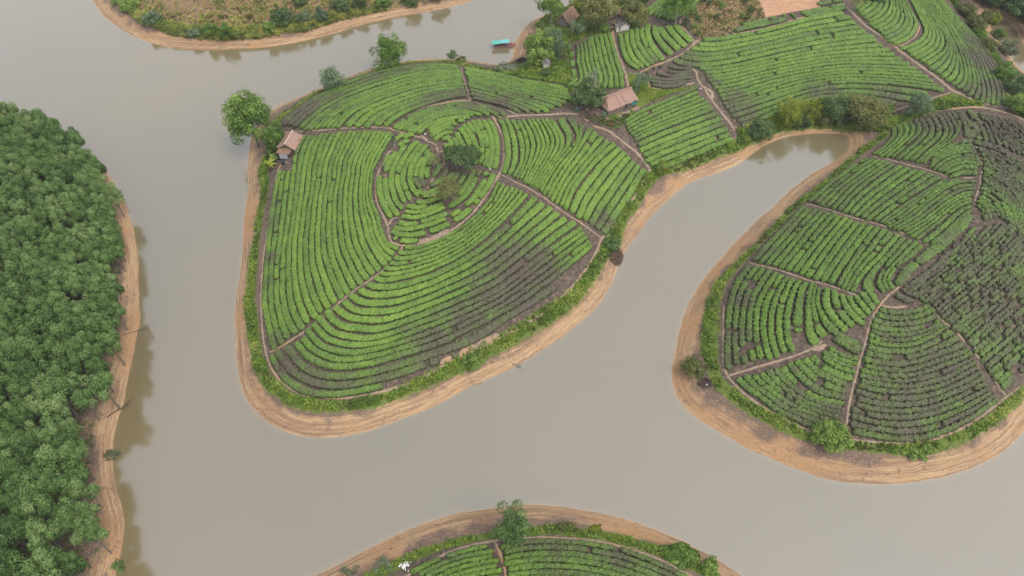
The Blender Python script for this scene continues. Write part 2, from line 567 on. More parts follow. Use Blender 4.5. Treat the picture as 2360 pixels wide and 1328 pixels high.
GX0, GX1, GY0, GY1, GS = -215.0, 215.0, 4.0, 282.0, 1.0
gx = np.arange(GX0, GX1 + .01, GS)
gy = np.arange(GY0, GY1 + .01, GS)
GXX, GYY = np.meshgrid(gx, gy, indexing='ij')
GP = np.stack([GXX.ravel(), GYY.ravel()], 1)


def sdf(poly):
    ins = in_poly(GP, poly)
    d = np.full(len(GP), 60.0)
    # blockwise: skip segments that are far from a block of points
    bs = 24
    ni, nj = len(gx), len(gy)
    idx = np.arange(len(GP)).reshape(ni, nj)
    a, bb = poly, np.roll(poly, -1, 0)
    mid = (a + bb) / 2
    for i in range(0, ni, bs):
        for j in range(0, nj, bs):
            ii = idx[i:i + bs, j:j + bs].ravel()
            pts = GP[ii]
            c = pts.mean(0)
            dist = np.linalg.norm(mid - c, axis=1)
            m0 = dist.min()
            if m0 > 80:
                continue
            sel = np.where(dist < m0 + 2 * bs * 0.75 + 3)[0]
            A, B = a[sel], bb[sel]
            AB = B - A
            L = (AB * AB).sum(1) + 1e-9
            wv = pts[:, None, :] - A[None]
            t = np.clip((wv * AB[None]).sum(2) / L, 0, 1)
            e = wv - t[..., None] * AB[None]
            d[ii] = np.minimum(d[ii], np.sqrt((e * e).sum(2).min(1)))
    return np.where(ins, d, -d).reshape(len(gx), len(gy))


def blur(a, r, it=3):
    for _ in range(it):
        for ax in (0, 1):
            p = np.pad(a, [(r + 1, r) if k == ax else (0, 0) for k in (0, 1)], mode='edge')
            c = np.cumsum(p, axis=ax)
            n = a.shape[ax]
            s1 = [slice(None)] * 2
            s0 = [slice(None)] * 2
            s1[ax] = slice(2 * r + 1, 2 * r + 1 + n)
            s0[ax] = slice(0, n)
            a = (c[tuple(s1)] - c[tuple(s0)]) / (2 * r + 1)
    return a


S_MAIN = np.minimum(sdf(shore_poly(MAIN)), -sdf(shore_poly(STREAM)))
S_FOREST, S_SOUTH, S_NW = sdf(shore_poly(FOREST)), sdf(shore_poly(SOUTH)), sdf(shore_poly(NORTHWEST))
S_ALL = np.maximum.reduce([S_MAIN, S_FOREST, S_SOUTH, S_NW])
far = np.clip((GYY - 262) / 20, 0, 1)


def dome(s, A, D):
    t = np.clip(s - 3.0, 0, D) / D
    return A * (1 - (1 - t) ** 2)


DOME = dome(S_MAIN, 7.5, 34) + dome(S_FOREST, 4.0, 30) + dome(S_SOUTH, 5.0, 26) + dome(S_NW, 3.0, 26)
DOME = blur(DOME, 3)
WB = np.clip(S_ALL / 5.0, 0, 1)
BANK = np.where(S_ALL > 0, 1.7 * (1 - (1 - WB) ** 1.6), np.maximum(0.30 * S_ALL, -2.5))
ROUGH = (vnoise(GXX / 3.1, GYY / 3.1, 3) - 0.5) * 0.28 + (vnoise(GXX / 9.0, GYY / 9.0, 4) - 0.5) * 0.5
HG = BANK + DOME * np.clip(S_ALL / 6, 0, 1) + ROUGH * np.clip((S_ALL - 1.0) / 4, 0, 1)


def sample(G, x, y):
    fx = np.clip((np.asarray(x) - GX0) / GS, 0, len(gx) - 1.001)
    fy = np.clip((np.asarray(y) - GY0) / GS, 0, len(gy) - 1.001)
    i, j = fx.astype(int), fy.astype(int)
    u, v = fx - i, fy - j
    return (G[i, j] * (1 - u) + G[i + 1, j] * u) * (1 - v) + (G[i, j + 1] * (1 - u) + G[i + 1, j + 1] * u) * v


def hz(x, y):
    return sample(HG, x, y)


def on_ground(px, lift=0.0):
    """where the line of sight through photo pixels meets the ground raised by LIFT: (N,3), z = the ground itself"""
    px = np.atleast_2d(np.asarray(px, float))
    z = np.full(len(px), 2.0)
    for _ in range(24):
        p = plane(px, z + lift)
        z = 0.5 * z + 0.5 * np.maximum(hz(p[:, 0], p[:, 1]), 0)
    p = plane(px, z + lift)
    return np.column_stack([p, hz(p[:, 0], p[:, 1])])


def at(x, y, lift=0.0):
    return on_ground([(x, y)], lift)[0]


def scale_at(P):
    """photo pixels per metre at a point"""
    return FPX / project([P])[0, 2]


# ------------------------------------------------------------------ traced strips of undergrowth (x, y, width in pixels)
VEG = {
    'central': [(640, 345, 16), (620, 360, 24), (606, 395, 26), (612, 430, 20), (605, 470, 18), (597, 510, 16), (590, 560, 18), (583, 610, 22), (578, 660, 24), (575, 700, 26), (580, 740, 28),
                (588, 790, 26), (597, 840, 26), (620, 880, 26), (645, 905, 24), (690, 928, 26), (740, 937, 24), (800, 935, 24), (860, 925, 24), (920, 905, 26), (980, 880, 26),
                (1040, 850, 30), (1085, 828, 36), (1130, 802, 32), (1180, 777, 34), (1230, 748, 34), (1280, 716, 34), (1320, 686, 32), (1350, 651, 28), (1375, 610, 26),
                (1395, 580, 26), (1412, 556, 34), (1425, 520, 26), (1440, 490, 26), (1460, 465, 26), (1482, 430, 26), (1505, 402, 28), (1530, 387, 28), (1570, 378, 30), (1610, 366, 26),
                (1650, 352, 24), (1690, 338, 24), (1720, 324, 26), (1750, 308, 30), (1790, 292, 30), (1830, 285, 28), (1880, 280, 26)],
    'north_bank': [(632, 285, 14), (655, 266, 12), (690, 242, 10), (720, 221, 10), (760, 203, 14), (800, 187, 10), (860, 167, 12), (900, 155, 16), (940, 147, 9), (990, 143, 9),
                   (1040, 144, 14), (1070, 150, 18), (1110, 159, 20), (1150, 163, 24), (1190, 160, 26)],
    'east': [(2050, 298, 16), (2025, 322, 18), (1992, 345, 16), (1960, 371, 18), (1930, 396, 18), (1900, 425, 16), (1860, 455, 18), (1825, 481, 20), (1800, 510, 18), (1770, 540, 16),
             (1740, 570, 16), (1710, 600, 18), (1680, 630, 22), (1657, 660, 26), (1642, 700, 34), (1637, 750, 40), (1634, 800, 40), (1642, 842, 30), (1655, 880, 26), (1683, 906, 28),
             (1712, 927, 28), (1750, 951, 28), (1790, 972, 28), (1830, 991, 28), (1880, 1010, 20), (1960, 1026, 22), (2020, 1032, 22), (2080, 1037, 24), (2130, 1036, 26), (2180, 1021, 26),
             (2230, 1001, 26), (2280, 971, 26), (2320, 941, 26), (2360, 906, 24), (2420, 860, 24), (2500, 800, 24)],
    'ridge': [(2065, 285, 18), (2100, 272, 20), (2140, 256, 24), (2180, 243, 24), (2220, 237, 22), (2260, 243, 12)],
    'south': [(840, 1340, 30), (880, 1318, 28), (920, 1298, 22), (960, 1280, 20), (1000, 1265, 16), (1050, 1250, 16), (1100, 1240, 14), (1150, 1234, 14), (1220, 1226, 22), (1280, 1220, 26),
              (1340, 1229, 24), (1400, 1238, 26), (1460, 1252, 24), (1510, 1268, 22), (1560, 1284, 30), (1605, 1308, 24), (1645, 1326, 22)],
    'stream': [(2185, -10, 30), (2215, 20, 36), (2245, 55, 38), (2262, 90, 36), (2290, 130, 34), (2310, 170, 34), (2330, 210, 40), (2350, 250, 40), (2380, 275, 40)],
}
PLOTS = {
    'hamlet': [(1225, 62), (1262, 34), (1300, 20), (1335, 6), (1345, -20), (1500, -20), (1484, 22), (1492, 50), (1440, 76), (1402, 70), (1425, 40), (1408, 30), (1392, 62), (1360, 64), (1325, 72), (1312, 92), (1300, 66), (1252, 66)],
    'house_side': [(1300, 196), (1322, 186), (1320, 204), (1345, 214), (1368, 208), (1400, 214), (1390, 232), (1370, 244), (1335, 240)],
    'pond_side': [(1700, 296), (1760, 276), (1820, 252), (1880, 232), (1960, 230), (2060, 246), (2050, 275), (2100, 262), (2160, 232), (2190, 222), (2260, 240), (2190, 250), (2100, 272), (2060, 290), (2030, 305), (1990, 302), (1900, 296), (1800, 300), (1740, 325), (1700, 330)],  # areas of rank grass and weeds
    'landing': [(1150, 172), (1178, 150), (1212, 150), (1225, 110), (1250, 66), (1300, 66), (1312, 96), (1316, 188), (1300, 196), (1230, 184)],
    'hut_lawn': [(1445, 170), (1478, 172), (1498, 195), (1502, 206), (1600, 200), (1560, 212), (1500, 235), (1472, 250), (1455, 210)],
    'lane': [(1312, 92), (1325, 70), (1360, 66), (1405, 70), (1400, 78), (1350, 84), (1325, 98)],
}

# ------------------------------------------------------------------ ground and water
xs = np.r_[-3000, -1500, -800, -450, -300, -240, np.arange(GX0, GX1 + .01, 0.62), 240, 300, 450, 800, 1500, 3000]
ys = np.r_[-3000, -1200, -500, -200, -80, -20, np.arange(GY0, GY1 + .01, 0.62), 300, 360, 500, 800, 1500, 3000]
XX, YY = np.meshgrid(xs, ys, indexing='ij')
px_, py_ = XX.ravel(), YY.ravel()
ZZ = hz(px_, py_)
DS = sample(S_ALL, px_, py_)
G2 = np.stack([px_, py_], 1)
idx = np.arange(len(px_)).reshape(len(xs), len(ys))
Q = np.stack([idx[:-1, :-1], idx[1:, :-1], idx[1:, 1:], idx[:-1, 1:]], -1).reshape(-1, 4)

strip_world = {}
grass = np.zeros(len(px_))
near = (DS > -1)
for k, s in VEG.items():
    s = np.asarray(s, float)
    g = on_ground(s[:, :2])
    wm = s[:, 2] / np.array([scale_at(p) for p in g]) / 2 * (0.82 if k in ('east', 'ridge') else 0.95)
    c = catmull(np.column_stack([g[:, :2], wm]), sub=6)
    strip_world[k] = c
    for i in range(0, len(c), 2):
        sel = near & (np.abs(px_ - c[i, 0]) < 4) & (np.abs(py_ - c[i, 1]) < 4)
        d = np.hypot(px_[sel] - c[i, 0], py_[sel] - c[i, 1])
        grass[sel] = np.maximum(grass[sel], np.clip(1.15 - d / (c[i, 2] + 0.3) * 0.65, 0, 1))
for k, pl in PLOTS.items():
    w_ = on_ground(pl)[:, :2]
    grass[in_poly(G2, w_)] = 0.9
SM = sample(S_MAIN, px_, py_)
SS = sample(S_SOUTH, px_, py_)
SN = sample(S_NW, px_, py_)
SF = sample(S_FOREST, px_, py_)
soil = np.clip(np.maximum(SM - 4.6, SS - 5.2) / 1.5, 0, 1)
soil = np.maximum(soil, np.clip((SF - 4.0) / 2, 0, 1) * 0.9)
WEED = on_ground([(1590, -20), (1740, -20), (1765, 42), (1700, 62), (1660, 88), (1612, 92), (1590, 70)])[:, :2]
drygrass = np.clip((SN - 4.5) / 2, 0, 1)
drygrass[in_poly(G2, WEED)] = 0.85
ground = link("ground", mk_mesh("ground", np.column_stack([px_, py_, ZZ]), Q, {
    "dshore": ('POINT', DS), "soil": ('POINT', soil), "grass": ('POINT', grass), "drygrass": ('POINT', drygrass)}, smooth=True, mat=M['ground']))
tag(ground, kind='structure')

keep = (ZZ[Q] < 0.12).any(1)
Qw = Q[keep]
used = np.unique(Qw)
re = np.full(len(px_), -1)
re[used] = np.arange(len(used))
water = link("water", mk_mesh("water", np.column_stack([px_[used], py_[used], np.zeros(len(used))]), re[Qw],
                              {"depth": ('POINT', np.clip(-DS[used], 0, 10) * 0.30)}, smooth=True, mat=M['water']))
tag(water, kind='structure')

# ------------------------------------------------------------------ footpaths and bare patches (ribbons of trodden earth laid on the ground)
PATHS = [
    (0.9, [(652, 306), (690, 303), (740, 300), (790, 296), (850, 293), (890, 294), (908, 301)]),
    (1.0, [(893, 294), (915, 271), (945, 258), (985, 245), (1010, 240), (1050, 233), (1085, 232)]),
    (0.9, [(905, 299), (925, 305), (950, 312), (975, 318)]),
    (0.5, [(985, 325), (1005, 335), (1008, 348), (1022, 352), (1022, 380), (1010, 395), (990, 425), (984, 436)]),
    (0.8, [(905, 345), (892, 357), (879, 383), (868, 410), (866, 440), (870, 470), (882, 495), (893, 520), (897, 545), (905, 560), (926, 566)]),
    (0.9, [(918, 500), (903, 506), (893, 522)]),
    (1.0, [(926, 566), (965, 561), (1010, 548), (1050, 525), (1090, 490), (1120, 450), (1145, 410), (1158, 385), (1163, 350), (1160, 320), (1150, 295), (1140, 275), (1134, 268)]),
    (1.8, [(965, 556), (1000, 548), (1035, 528)]),
    (1.1, [(1134, 268), (1160, 270), (1200, 266), (1260, 264), (1330, 263), (1350, 275), (1370, 290), (1400, 301), (1440, 330), (1470, 355), (1495, 385), (1502, 396)]),
    (1.3, [(1168, 254), (1182, 259), (1196, 264)]),
    (0.45, [(1150, 400), (1185, 418), (1220, 435), (1260, 460), (1300, 490), (1340, 515), (1385, 548)]),
    (0.8, [(1497, 395), (1470, 442), (1440, 483), (1410, 525), (1388, 548), (1365, 597), (1330, 647), (1290, 690), (1240, 730), (1180, 765), (1130, 790), (1080, 815), (1030, 838),
           (970, 872), (900, 897), (840, 912), (780, 918), (720, 913), (680, 901), (645, 876), (620, 836), (608, 790), (603, 740), (601, 690), (603, 640), (607, 590), (615, 540),
           (625, 480), (634, 430), (640, 395), (648, 378)]),
    (2.4, [(1150, 772), (1110, 793), (1060, 818)]), (1.6, [(1040, 822), (1015, 838)]),
    (0.55, [(620, 812), (640, 803), (690, 772), (740, 735), (790, 690), (830, 660), (880, 625), (915, 590), (928, 566)]),
    (0.4, [(1062, 156), (1070, 185), (1078, 212), (1083, 232)]),
    (1.2, [(1424, 36), (1416, 55), (1412, 75), (1416, 100), (1425, 130), (1436, 155), (1445, 185), (1447, 207)]),
    (2.2, [(1418, 48), (1414, 66)]),
    (0.9, [(1475, 168), (1500, 155), (1540, 140), (1575, 122), (1600, 101), (1612, 96)]), (1.8, [(1595, 103), (1612, 92)]),
    (0.6, [(1475, 168), (1482, 180), (1495, 192), (1500, 203), (1540, 204), (1575, 197), (1600, 191)]),
    (1.0, [(1556, 143), (1585, 153), (1604, 166), (1609, 186), (1625, 206), (1640, 231), (1660, 256), (1680, 281), (1695, 301)]), (1.6, [(1622, 200), (1640, 212), (1642, 232)]),
    (0.6, [(1692, 292), (1710, 298), (1724, 294)]),
    (0.9, [(1602, 100), (1585, 75), (1570, 60), (1568, 45)]),
    (1.3, [(1945, 14), (1965, 30), (1990, 55), (2025, 80), (2060, 105), (2090, 130), (2125, 155), (2160, 180), (2190, 205), (2220, 220), (2260, 235), (2320, 248), (2345, 258)]),
    (0.8, [(2060, 107), (2085, 101), (2110, 82), (2120, 55), (2112, 30), (2100, 12), (2090, -8)]),
    (1.0, [(2192, 213), (2150, 226), (2110, 241), (2080, 249), (2052, 258)]),
    (1.0, [(2045, 300), (2075, 286), (2110, 270), (2150, 258), (2200, 250), (2250, 247), (2300, 255), (2345, 270), (2390, 295)]),
    (1.0, [(1668, 82), (1720, 74), (1780, 61), (1840, 43), (1900, 32), (1955, 20)]),
    (0.45, [(2005, 360), (2040, 366), (2085, 378), (2125, 388), (2160, 399), (2186, 408)]),
    (0.5, [(1858, 470), (1900, 480), (1960, 500), (2020, 516), (2045, 524), (2080, 537), (2120, 556), (2140, 566)]),
    (0.5, [(1728, 607), (1790, 621), (1860, 645), (1900, 655), (1935, 666), (1985, 685)]),
    (0.5, [(2240, 322), (2258, 350), (2263, 380), (2259, 420), (2250, 452), (2244, 478)]),
    (0.8, [(2100, 632), (2066, 666), (2038, 692), (2010, 735), (1994, 790), (1977, 850), (1957, 930), (1949, 988)]),
    (0.8, [(1676, 866), (1740, 848), (1800, 830), (1860, 809), (1895, 786)]), (2.2, [(1872, 806), (1905, 795)]),
    (0.8, [(2148, 716), (2200, 762), (2235, 800), (2270, 842), (2300, 886), (2320, 915)]),
    (0.7, [(1668, 705), (1667, 770), (1669, 845), (1690, 884), (1740, 926), (1800, 962), (1860, 991), (1900, 1001), (1960, 1013), (2040, 1021), (2110, 1019), (2170, 1006), (2230, 981),
           (2280, 946), (2320, 915), (2350, 893)]),
    (0.8, [(930, 1332), (980, 1300), (1030, 1275), (1080, 1258), (1140, 1246), (1200, 1240), (1300, 1240), (1380, 1248), (1450, 1265), (1520, 1290), (1590, 1326), (1640, 1360)]),
    (0.8, [(1140, 1246), (1150, 1270), (1160, 1300), (1168, 1345), (1174, 1380)]),
    (0.8, [(1305, 98), (1307, 130), (1315, 165), (1318, 186)]),
    (2.0, [(648, 378), (664, 374)]), (1.3, [(1395, 275), (1420, 268), (1455, 255), (1475, 246)]),
    (1.2, [(970, 312), (985, 325)]), (0.9, [(1002, 343), (1012, 343)]),
    (0.9, [(2133, 336), (2128, 344)]), (1.0, [(2150, 350), (2166, 354)]), (0.6, [(2218, 411), (2245, 409)]), (0.5, [(2090, 432), (2060, 455)]),
    (0.9, [(2030, 704), (2060, 709), (2090, 706)]), (0.9, [(2110, 778), (2150, 760), (2180, 744)]), (0.9, [(2085, 842), (2130, 826), (2170, 805)]),
    (0.8, [(2080, 902), (2120, 888), (2145, 878)]), (0.8, [(2120, 868), (2140, 882)]), (0.8, [(1900, 870), (1940, 880)]), (0.8, [(1905, 845), (1950, 868)]),
    (0.7, [(1660, 92), (1690, 78)]), (0.9, [(1348, 248), (1362, 262), (1380, 285)]),
]
pv, pf = [], []
pb = 0
EXC = []
for wdt, pl in PATHS:
    wdt *= 0.62 if wdt > .6 else .8
    g = on_ground(catmull(pl, sub=8))
    c = resample(g[:, :2], step=0.45)
    if len(c) < 3: c = resample(g[:, :2], n=4)
    tg = np.gradient(c, axis=0)
    nn = np.stack([-tg[:, 1], tg[:, 0]], 1) / (np.linalg.norm(tg, axis=1)[:, None] + 1e-9)
    L = len(c)
    wl_ = wdt * (0.5 + 0.35 * (vnoise(np.arange(L) * 0.35, np.zeros(L), int(pb) % 97) - 0.5) + 0.25 * (rng.random(L) - 0.5))
    wr_ = wdt * (0.5 + 0.35 * (vnoise(np.arange(L) * 0.35, np.zeros(L) + 9, int(pb) % 97) - 0.5) + 0.25 * (rng.random(L) - 0.5))
    taper = np.minimum(1, np.minimum(np.arange(L), np.arange(L)[::-1]) / 2 + 0.3)
    offs = [-1.0, -0.85, -0.3, 0.3, 0.85, 1.0]
    lift = [-0.10, 0.045, 0.06, 0.06, 0.045, -0.10]
    ring = []
    for o, lf in zip(offs, lift):
        q = c + nn * ((wl_ if o < 0 else wr_) * taper * o)[:, None]
        ring.append(np.column_stack([q, hz(q[:, 0], q[:, 1]) + lf]))
    V = np.stack(ring, 1).reshape(-1, 3)
    K = len(offs)
    ii = np.arange(L - 1)[:, None] * K + np.arange(K - 1)[None]
    F = np.stack([ii, ii + K, ii + K + 1, ii + 1], -1).reshape(-1, 4) + pb
    pv.append(V)
    pf.append(F)
    pb += len(V)
tag(link("footpath", mk_mesh("footpath", np.vstack(pv), np.vstack(pf), smooth=True, mat=M['path'])), kind='structure')

# ploughed plot with real furrows
A_ = on_ground(resample([(1735, -25), (1762, 42)], n=6))[:, :2]
B_ = on_ground(resample([(1888, -25), (1893, 16)], n=6))[:, :2]
nl, nf = 40, 150
u = np.linspace(0, 1, nl)
A2, B2 = resample(A_, n=nf), resample(B_, n=nf)
PX = A2[None] * (1 - u[:, None, None]) + B2[None] * u[:, None, None]
zz = hz(PX[..., 0], PX[..., 1]) + 0.12 + 0.11 * np.sin(np.arange(nf) * 2 * math.pi / 7.5)[None] + 0.06 * (rng.random((nl, nf)) - 0.5)
zz[0] -= 0.4; zz[-1] -= 0.4; zz[:, 0] -= 0.4; zz[:, -1] -= 0.4
ii = np.arange(nl * nf).reshape(nl, nf)
tag(link("ploughed_field", mk_mesh("ploughed_field", np.dstack([PX, zz]).reshape(-1, 3),
    np.stack([ii[:-1, :-1], ii[1:, :-1], ii[1:, 1:], ii[:-1, 1:]], -1).reshape(-1, 4), mat=M['plough'])), kind='structure')

# ------------------------------------------------------------------ tea rows
# DULL: (x, y, radius px, strength) pruned or ageing patches; these rows really carry duller leaves
DULL = [(690, 255, 75, .8), (760, 235, 60, .45), (660, 290, 40, .9), (1000, 240, 55, .6), (1080, 232, 60, .7), (1150, 242, 50, .8), (1200, 250, 50, .55), (860, 175, 60, .5), (930, 158, 60, .45), (1200, 172, 50, .3),
        (1195, 625, 95, 1.0), (1255, 645, 80, .9), (1140, 690, 85, .8), (1200, 695, 85, .95), (1280, 640, 50, .5), (1010, 812, 80, .8), (1090, 760, 85, .85), (660, 850, 60, .75), (720, 890, 60, .7), (800, 890, 50, .45), (900, 870, 60, .5),
        (640, 800, 45, .5), (625, 520, 26, .6), (617, 600, 26, .65), (613, 660, 22, .5), (640, 470, 25, .4), (690, 305, 30, .4), (720, 320, 40, .3), (1340, 276, 50, .7), (1300, 272, 35, .4), (1440, 325, 35, .55), (1410, 310, 35, .5), (1400, 520, 30, .7), (1375, 535, 30, .6),
        (1030, 400, 30, .8), (980, 425, 22, .8), (1060, 405, 35, .7), (1090, 400, 25, .5), (1380, 580, 25, .4), (1700, 255, 55, .6), (1690, 230, 40, .5), (1630, 190, 30, .6), (1590, 145, 28, .6), (1720, 285, 45, .7), (1900, 225, 50, .5), (2050, 235, 60, .5), (1700, 285, 40, .4),
        (1545, 180, 50, .8), (1570, 165, 40, .7), (2280, 150, 70, .9), (2260, 110, 50, .7), (2300, 210, 50, .9), (2240, 215, 40, .6), (1330, 110, 25, .6), (1660, 280, 40, .4), (1040, 1265, 60, .6), (1300, 1255, 80, .6), (1420, 1275, 70, .7), (1530, 1310, 60, .7), (1230, 1252, 50, .7),
        (1700, 620, 50, .6), (1690, 690, 40, .75), (1685, 780, 35, .8), (1690, 830, 30, .6), (1740, 580, 45, .7), (1800, 520, 45, .6), (1860, 475, 45, .5), (1930, 430, 40, .4), (2180, 275, 60, .6), (2130, 275, 40, .5), (2320, 300, 80, .9), (2340, 420, 90, .8), (2300, 350, 60, .8),
        (1840, 950, 60, .5), (1900, 975, 60, .6), (1950, 840, 40, .3), (2080, 760, 80, .55), (2000, 960, 90, .75), (2100, 900, 110, .8), (2200, 860, 110, .85), (2080, 990, 90, .75), (2210, 980, 90, .6), (2290, 700, 140, .9), (2180, 700, 90, .8), (2120, 660, 60, .9), (2320, 560, 90, .85), (2230, 580, 60, .8), (2330, 850, 70, .6), (2150, 620, 50, .8)]
DULLW = []
for x, y, r, s in DULL:
    p = at(x, y)
    DULLW.append((p[0], p[1], r / scale_at(p) * 1.15, s * (.70 if x > 1640 and y > 400 else 1)))
DULLW = np.array(DULLW)

# fields: (where it is, how rows are counted, number of rows, fill of the row spacing, base tint, break rate per metre, gap rate per metre, guides)
F = []


def field(where, count, n, guides, fill=0.86, tint=0.72, brk=0.010, gap=0.0, cat=None, ext=0.0):
    F.append(dict(where=where, count=count, n=n, guides=guides, fill=fill, tint=tint, brk=brk, gap=gap, ext=ext))


field("in the long western field of the middle hill", "from the shore path", 21, [
    (0, [(646, 390), (633, 450), (628, 492), (623, 514), (618, 575), (614, 609), (611, 650), (611, 703), (617, 739), (626, 780), (634, 803)]),
    (3, [(702, 312), (684, 348), (677, 390), (670, 450), (664, 505), (657, 548), (653, 573), (652, 599), (651, 632), (651, 666), (654, 700), (660, 728), (674, 758), (684, 768)]),
    (10, [(797, 302), (785, 324), (775, 348), (763, 375), (757, 425), (751, 449), (748, 483), (745, 531), (746, 573), (751, 599), (760, 624), (770, 649), (780, 672), (787, 687)]),
    (17, [(879, 299), (857, 339), (841, 365), (835, 399), (831, 432), (831, 466), (835, 495), (840, 514), (848, 548), (863, 577), (880, 602), (893, 614)]),
    (20, [(907, 307), (892, 327), (879, 348), (865, 375), (858, 390), (855, 416), (853, 449), (863, 483), (870, 497), (877, 531), (889, 556), (901, 566), (918, 572)])], fill=0.88)
field("in the southern field of the middle hill", "down from the ring path", 21, [
    (0, [(928, 571), (964, 569), (996, 559), (1035, 542), (1074, 517), (1108, 486), (1132, 458), (1150, 418)]),
    (6, [(860, 637), (880, 645), (920, 640), (970, 628), (1020, 608), (1080, 575), (1140, 525), (1185, 480), (1216, 444)]),
    (13, [(732, 728), (764, 764), (815, 777), (858, 778), (901, 768), (974, 742), (1046, 713), (1140, 672), (1180, 644), (1230, 605), (1290, 560), (1345, 522)]),
    (17, [(681, 789), (710, 822), (757, 843), (815, 844), (901, 825), (1010, 790), (1100, 748), (1181, 705), (1235, 668), (1290, 627), (1340, 586), (1366, 563)]),
    (18, [(661, 798), (695, 843), (757, 867), (829, 862), (919, 841), (1010, 811), (1100, 775), (1160, 735), (1220, 700), (1285, 656)]),
    (19, [(637, 806), (661, 842), (697, 871), (757, 888), (829, 883), (901, 865), (960, 847), (1012, 829)]),
    (20, [(625, 818), (642, 852), (670, 882), (706, 901), (760, 908), (830, 901), (888, 887)])], fill=0.76)
field("in the eastern field of the middle hill", "from the ring path", 25, [
    (0, [(1150, 272), (1161, 291), (1169, 325), (1171, 359), (1167, 384), (1160, 398)]),
    (2, [(1181, 276), (1194, 300), (1202, 330), (1203, 365), (1196, 388), (1184, 407)]),
    (5, [(1215, 272), (1228, 294), (1237, 316), (1242, 335), (1239, 350), (1228, 376), (1215, 401), (1207, 421)]),
    (10, [(1267, 272), (1283, 296), (1293, 313), (1296, 333), (1286, 355), (1269, 379), (1249, 409), (1231, 434)]),
    (12, [(1315, 272), (1324, 290), (1330, 306), (1330, 323), (1310, 348), (1286, 376), (1264, 409), (1246, 442)]),
    (14, [(1361, 294), (1340, 332), (1315, 369), (1289, 406), (1262, 455)]),
    (18, [(1420, 330), (1391, 355), (1357, 389), (1323, 435), (1303, 482)]),
    (24, [(1486, 389), (1474, 406), (1442, 459), (1408, 510), (1390, 540)])], fill=0.84)
field("in the northern field of the middle hill", "from the lake side", 16, [
    (0, [(653, 290), (674, 265), (725, 229), (776, 203), (853, 173), (930, 156), (1006, 150), (1054, 152)]),
    (4, [(700, 301), (738, 266), (789, 235), (853, 209), (955, 178), (1010, 169), (1063, 166)]),
    (10, [(776, 295), (814, 258), (878, 228), (955, 203), (1010, 194), (1072, 190)]),
    (15, [(886, 291), (919, 265), (981, 239), (1032, 225), (1079, 219)])], fill=0.84, tint=0.66)
field("in the north-eastern field of the middle hill", "from the lake side", 13, [
    (0, [(1068, 157), (1100, 161), (1151, 171), (1215, 187), (1266, 195), (1306, 203)]),
    (5, [(1073, 181), (1100, 185), (1164, 200), (1228, 214), (1290, 224), (1326, 232)]),
    (9, [(1078, 199), (1100, 203), (1164, 221), (1228, 241), (1264, 256)]),
    (12, [(1085, 224), (1125, 233), (1167, 244), (1203, 260)])], fill=0.84, tint=0.66)


def rows(where, count, lst, **kw):
    """rows traced one by one"""
    F.append(dict(where=where, count=count, n=len(lst), rows=lst, fill=kw.get('fill', 0.8), tint=kw.get('tint', 0.74), brk=kw.get('brk', 0.05), gap=kw.get('gap', 0.0), half=kw.get('half', 0.66), ext=0))


rows("in the western arcs of the ringed summit", "inwards", [
    [(896, 356), (888, 373), (883, 384)], [(876, 404), (874, 417), (876, 451), (888, 481), (901, 502)],
    [(912, 349), (896, 378), (888, 396)], [(888, 408), (889, 430), (893, 456), (905, 481), (917, 496)],
    [(935, 332), (920, 356), (905, 389), (902, 417), (905, 442), (915, 466), (927, 480)],
    [(962, 325), (942, 347), (922, 381), (915, 412), (918, 432), (928, 456), (935, 467)],
    [(971, 331), (949, 361), (933, 386), (928, 415), (931, 426), (940, 446), (947, 462)],
    [(986, 330), (964, 359), (949, 383), (944, 410), (947, 424), (954, 438), (965, 451)],
    [(991, 343), (969, 373), (959, 391), (957, 412), (962, 424), (971, 436)],
    [(996, 350), (979, 373), (971, 393), (971, 415), (979, 431)],
    [(1003, 357), (990, 375), (983, 398), (987, 411)],
    [(912, 322), (922, 314), (932, 308)], [(930, 318), (942, 312), (955, 310)], [(920, 336), (932, 328), (944, 322)]])
rows("in the southern arcs of the ringed summit", "from the bottom", [
    [(908, 547), (915, 550)], [(922, 552), (940, 555), (963, 553)],
    [(901, 532), (922, 540), (956, 541), (998, 531), (1039, 514)],
    [(907, 522), (928, 528), (964, 525), (998, 515), (1031, 503)], [(1045, 508), (1062, 500), (1086, 480)],
    [(915, 511), (939, 517), (973, 511), (1006, 501), (1035, 490)], [(1039, 497), (1062, 484)],
    [(924, 498), (956, 501), (989, 493), (1028, 475)], [(1036, 478), (1052, 465)],
    [(926, 486), (956, 490), (981, 485), (1015, 471), (1024, 464)],
    [(935, 475), (964, 478), (985, 474)], [(953, 465), (981, 466), (1006, 458), (1022, 449)],
    [(972, 453), (998, 449), (1018, 441)], [(964, 436), (974, 445), (995, 441), (1012, 433)]])
rows("in the south-eastern arcs of the ringed summit", "inwards", [
    [(1138, 398), (1130, 420), (1120, 436), (1106, 455)], [(1103, 458), (1094, 469)],
    [(1120, 412), (1108, 432), (1090, 458), (1072, 474)], [(1123, 396), (1116, 404)],
    [(1106, 391), (1091, 423), (1071, 451), (1042, 474)],
    [(1095, 389), (1074, 428), (1054, 452)], [(1074, 399), (1058, 424)], [(1057, 398), (1044, 419)], [(1045, 396), (1033, 415)],
    [(1031, 383), (1023, 408), (1006, 420), (989, 428)], [(1015, 378), (1006, 396), (998, 406)]])
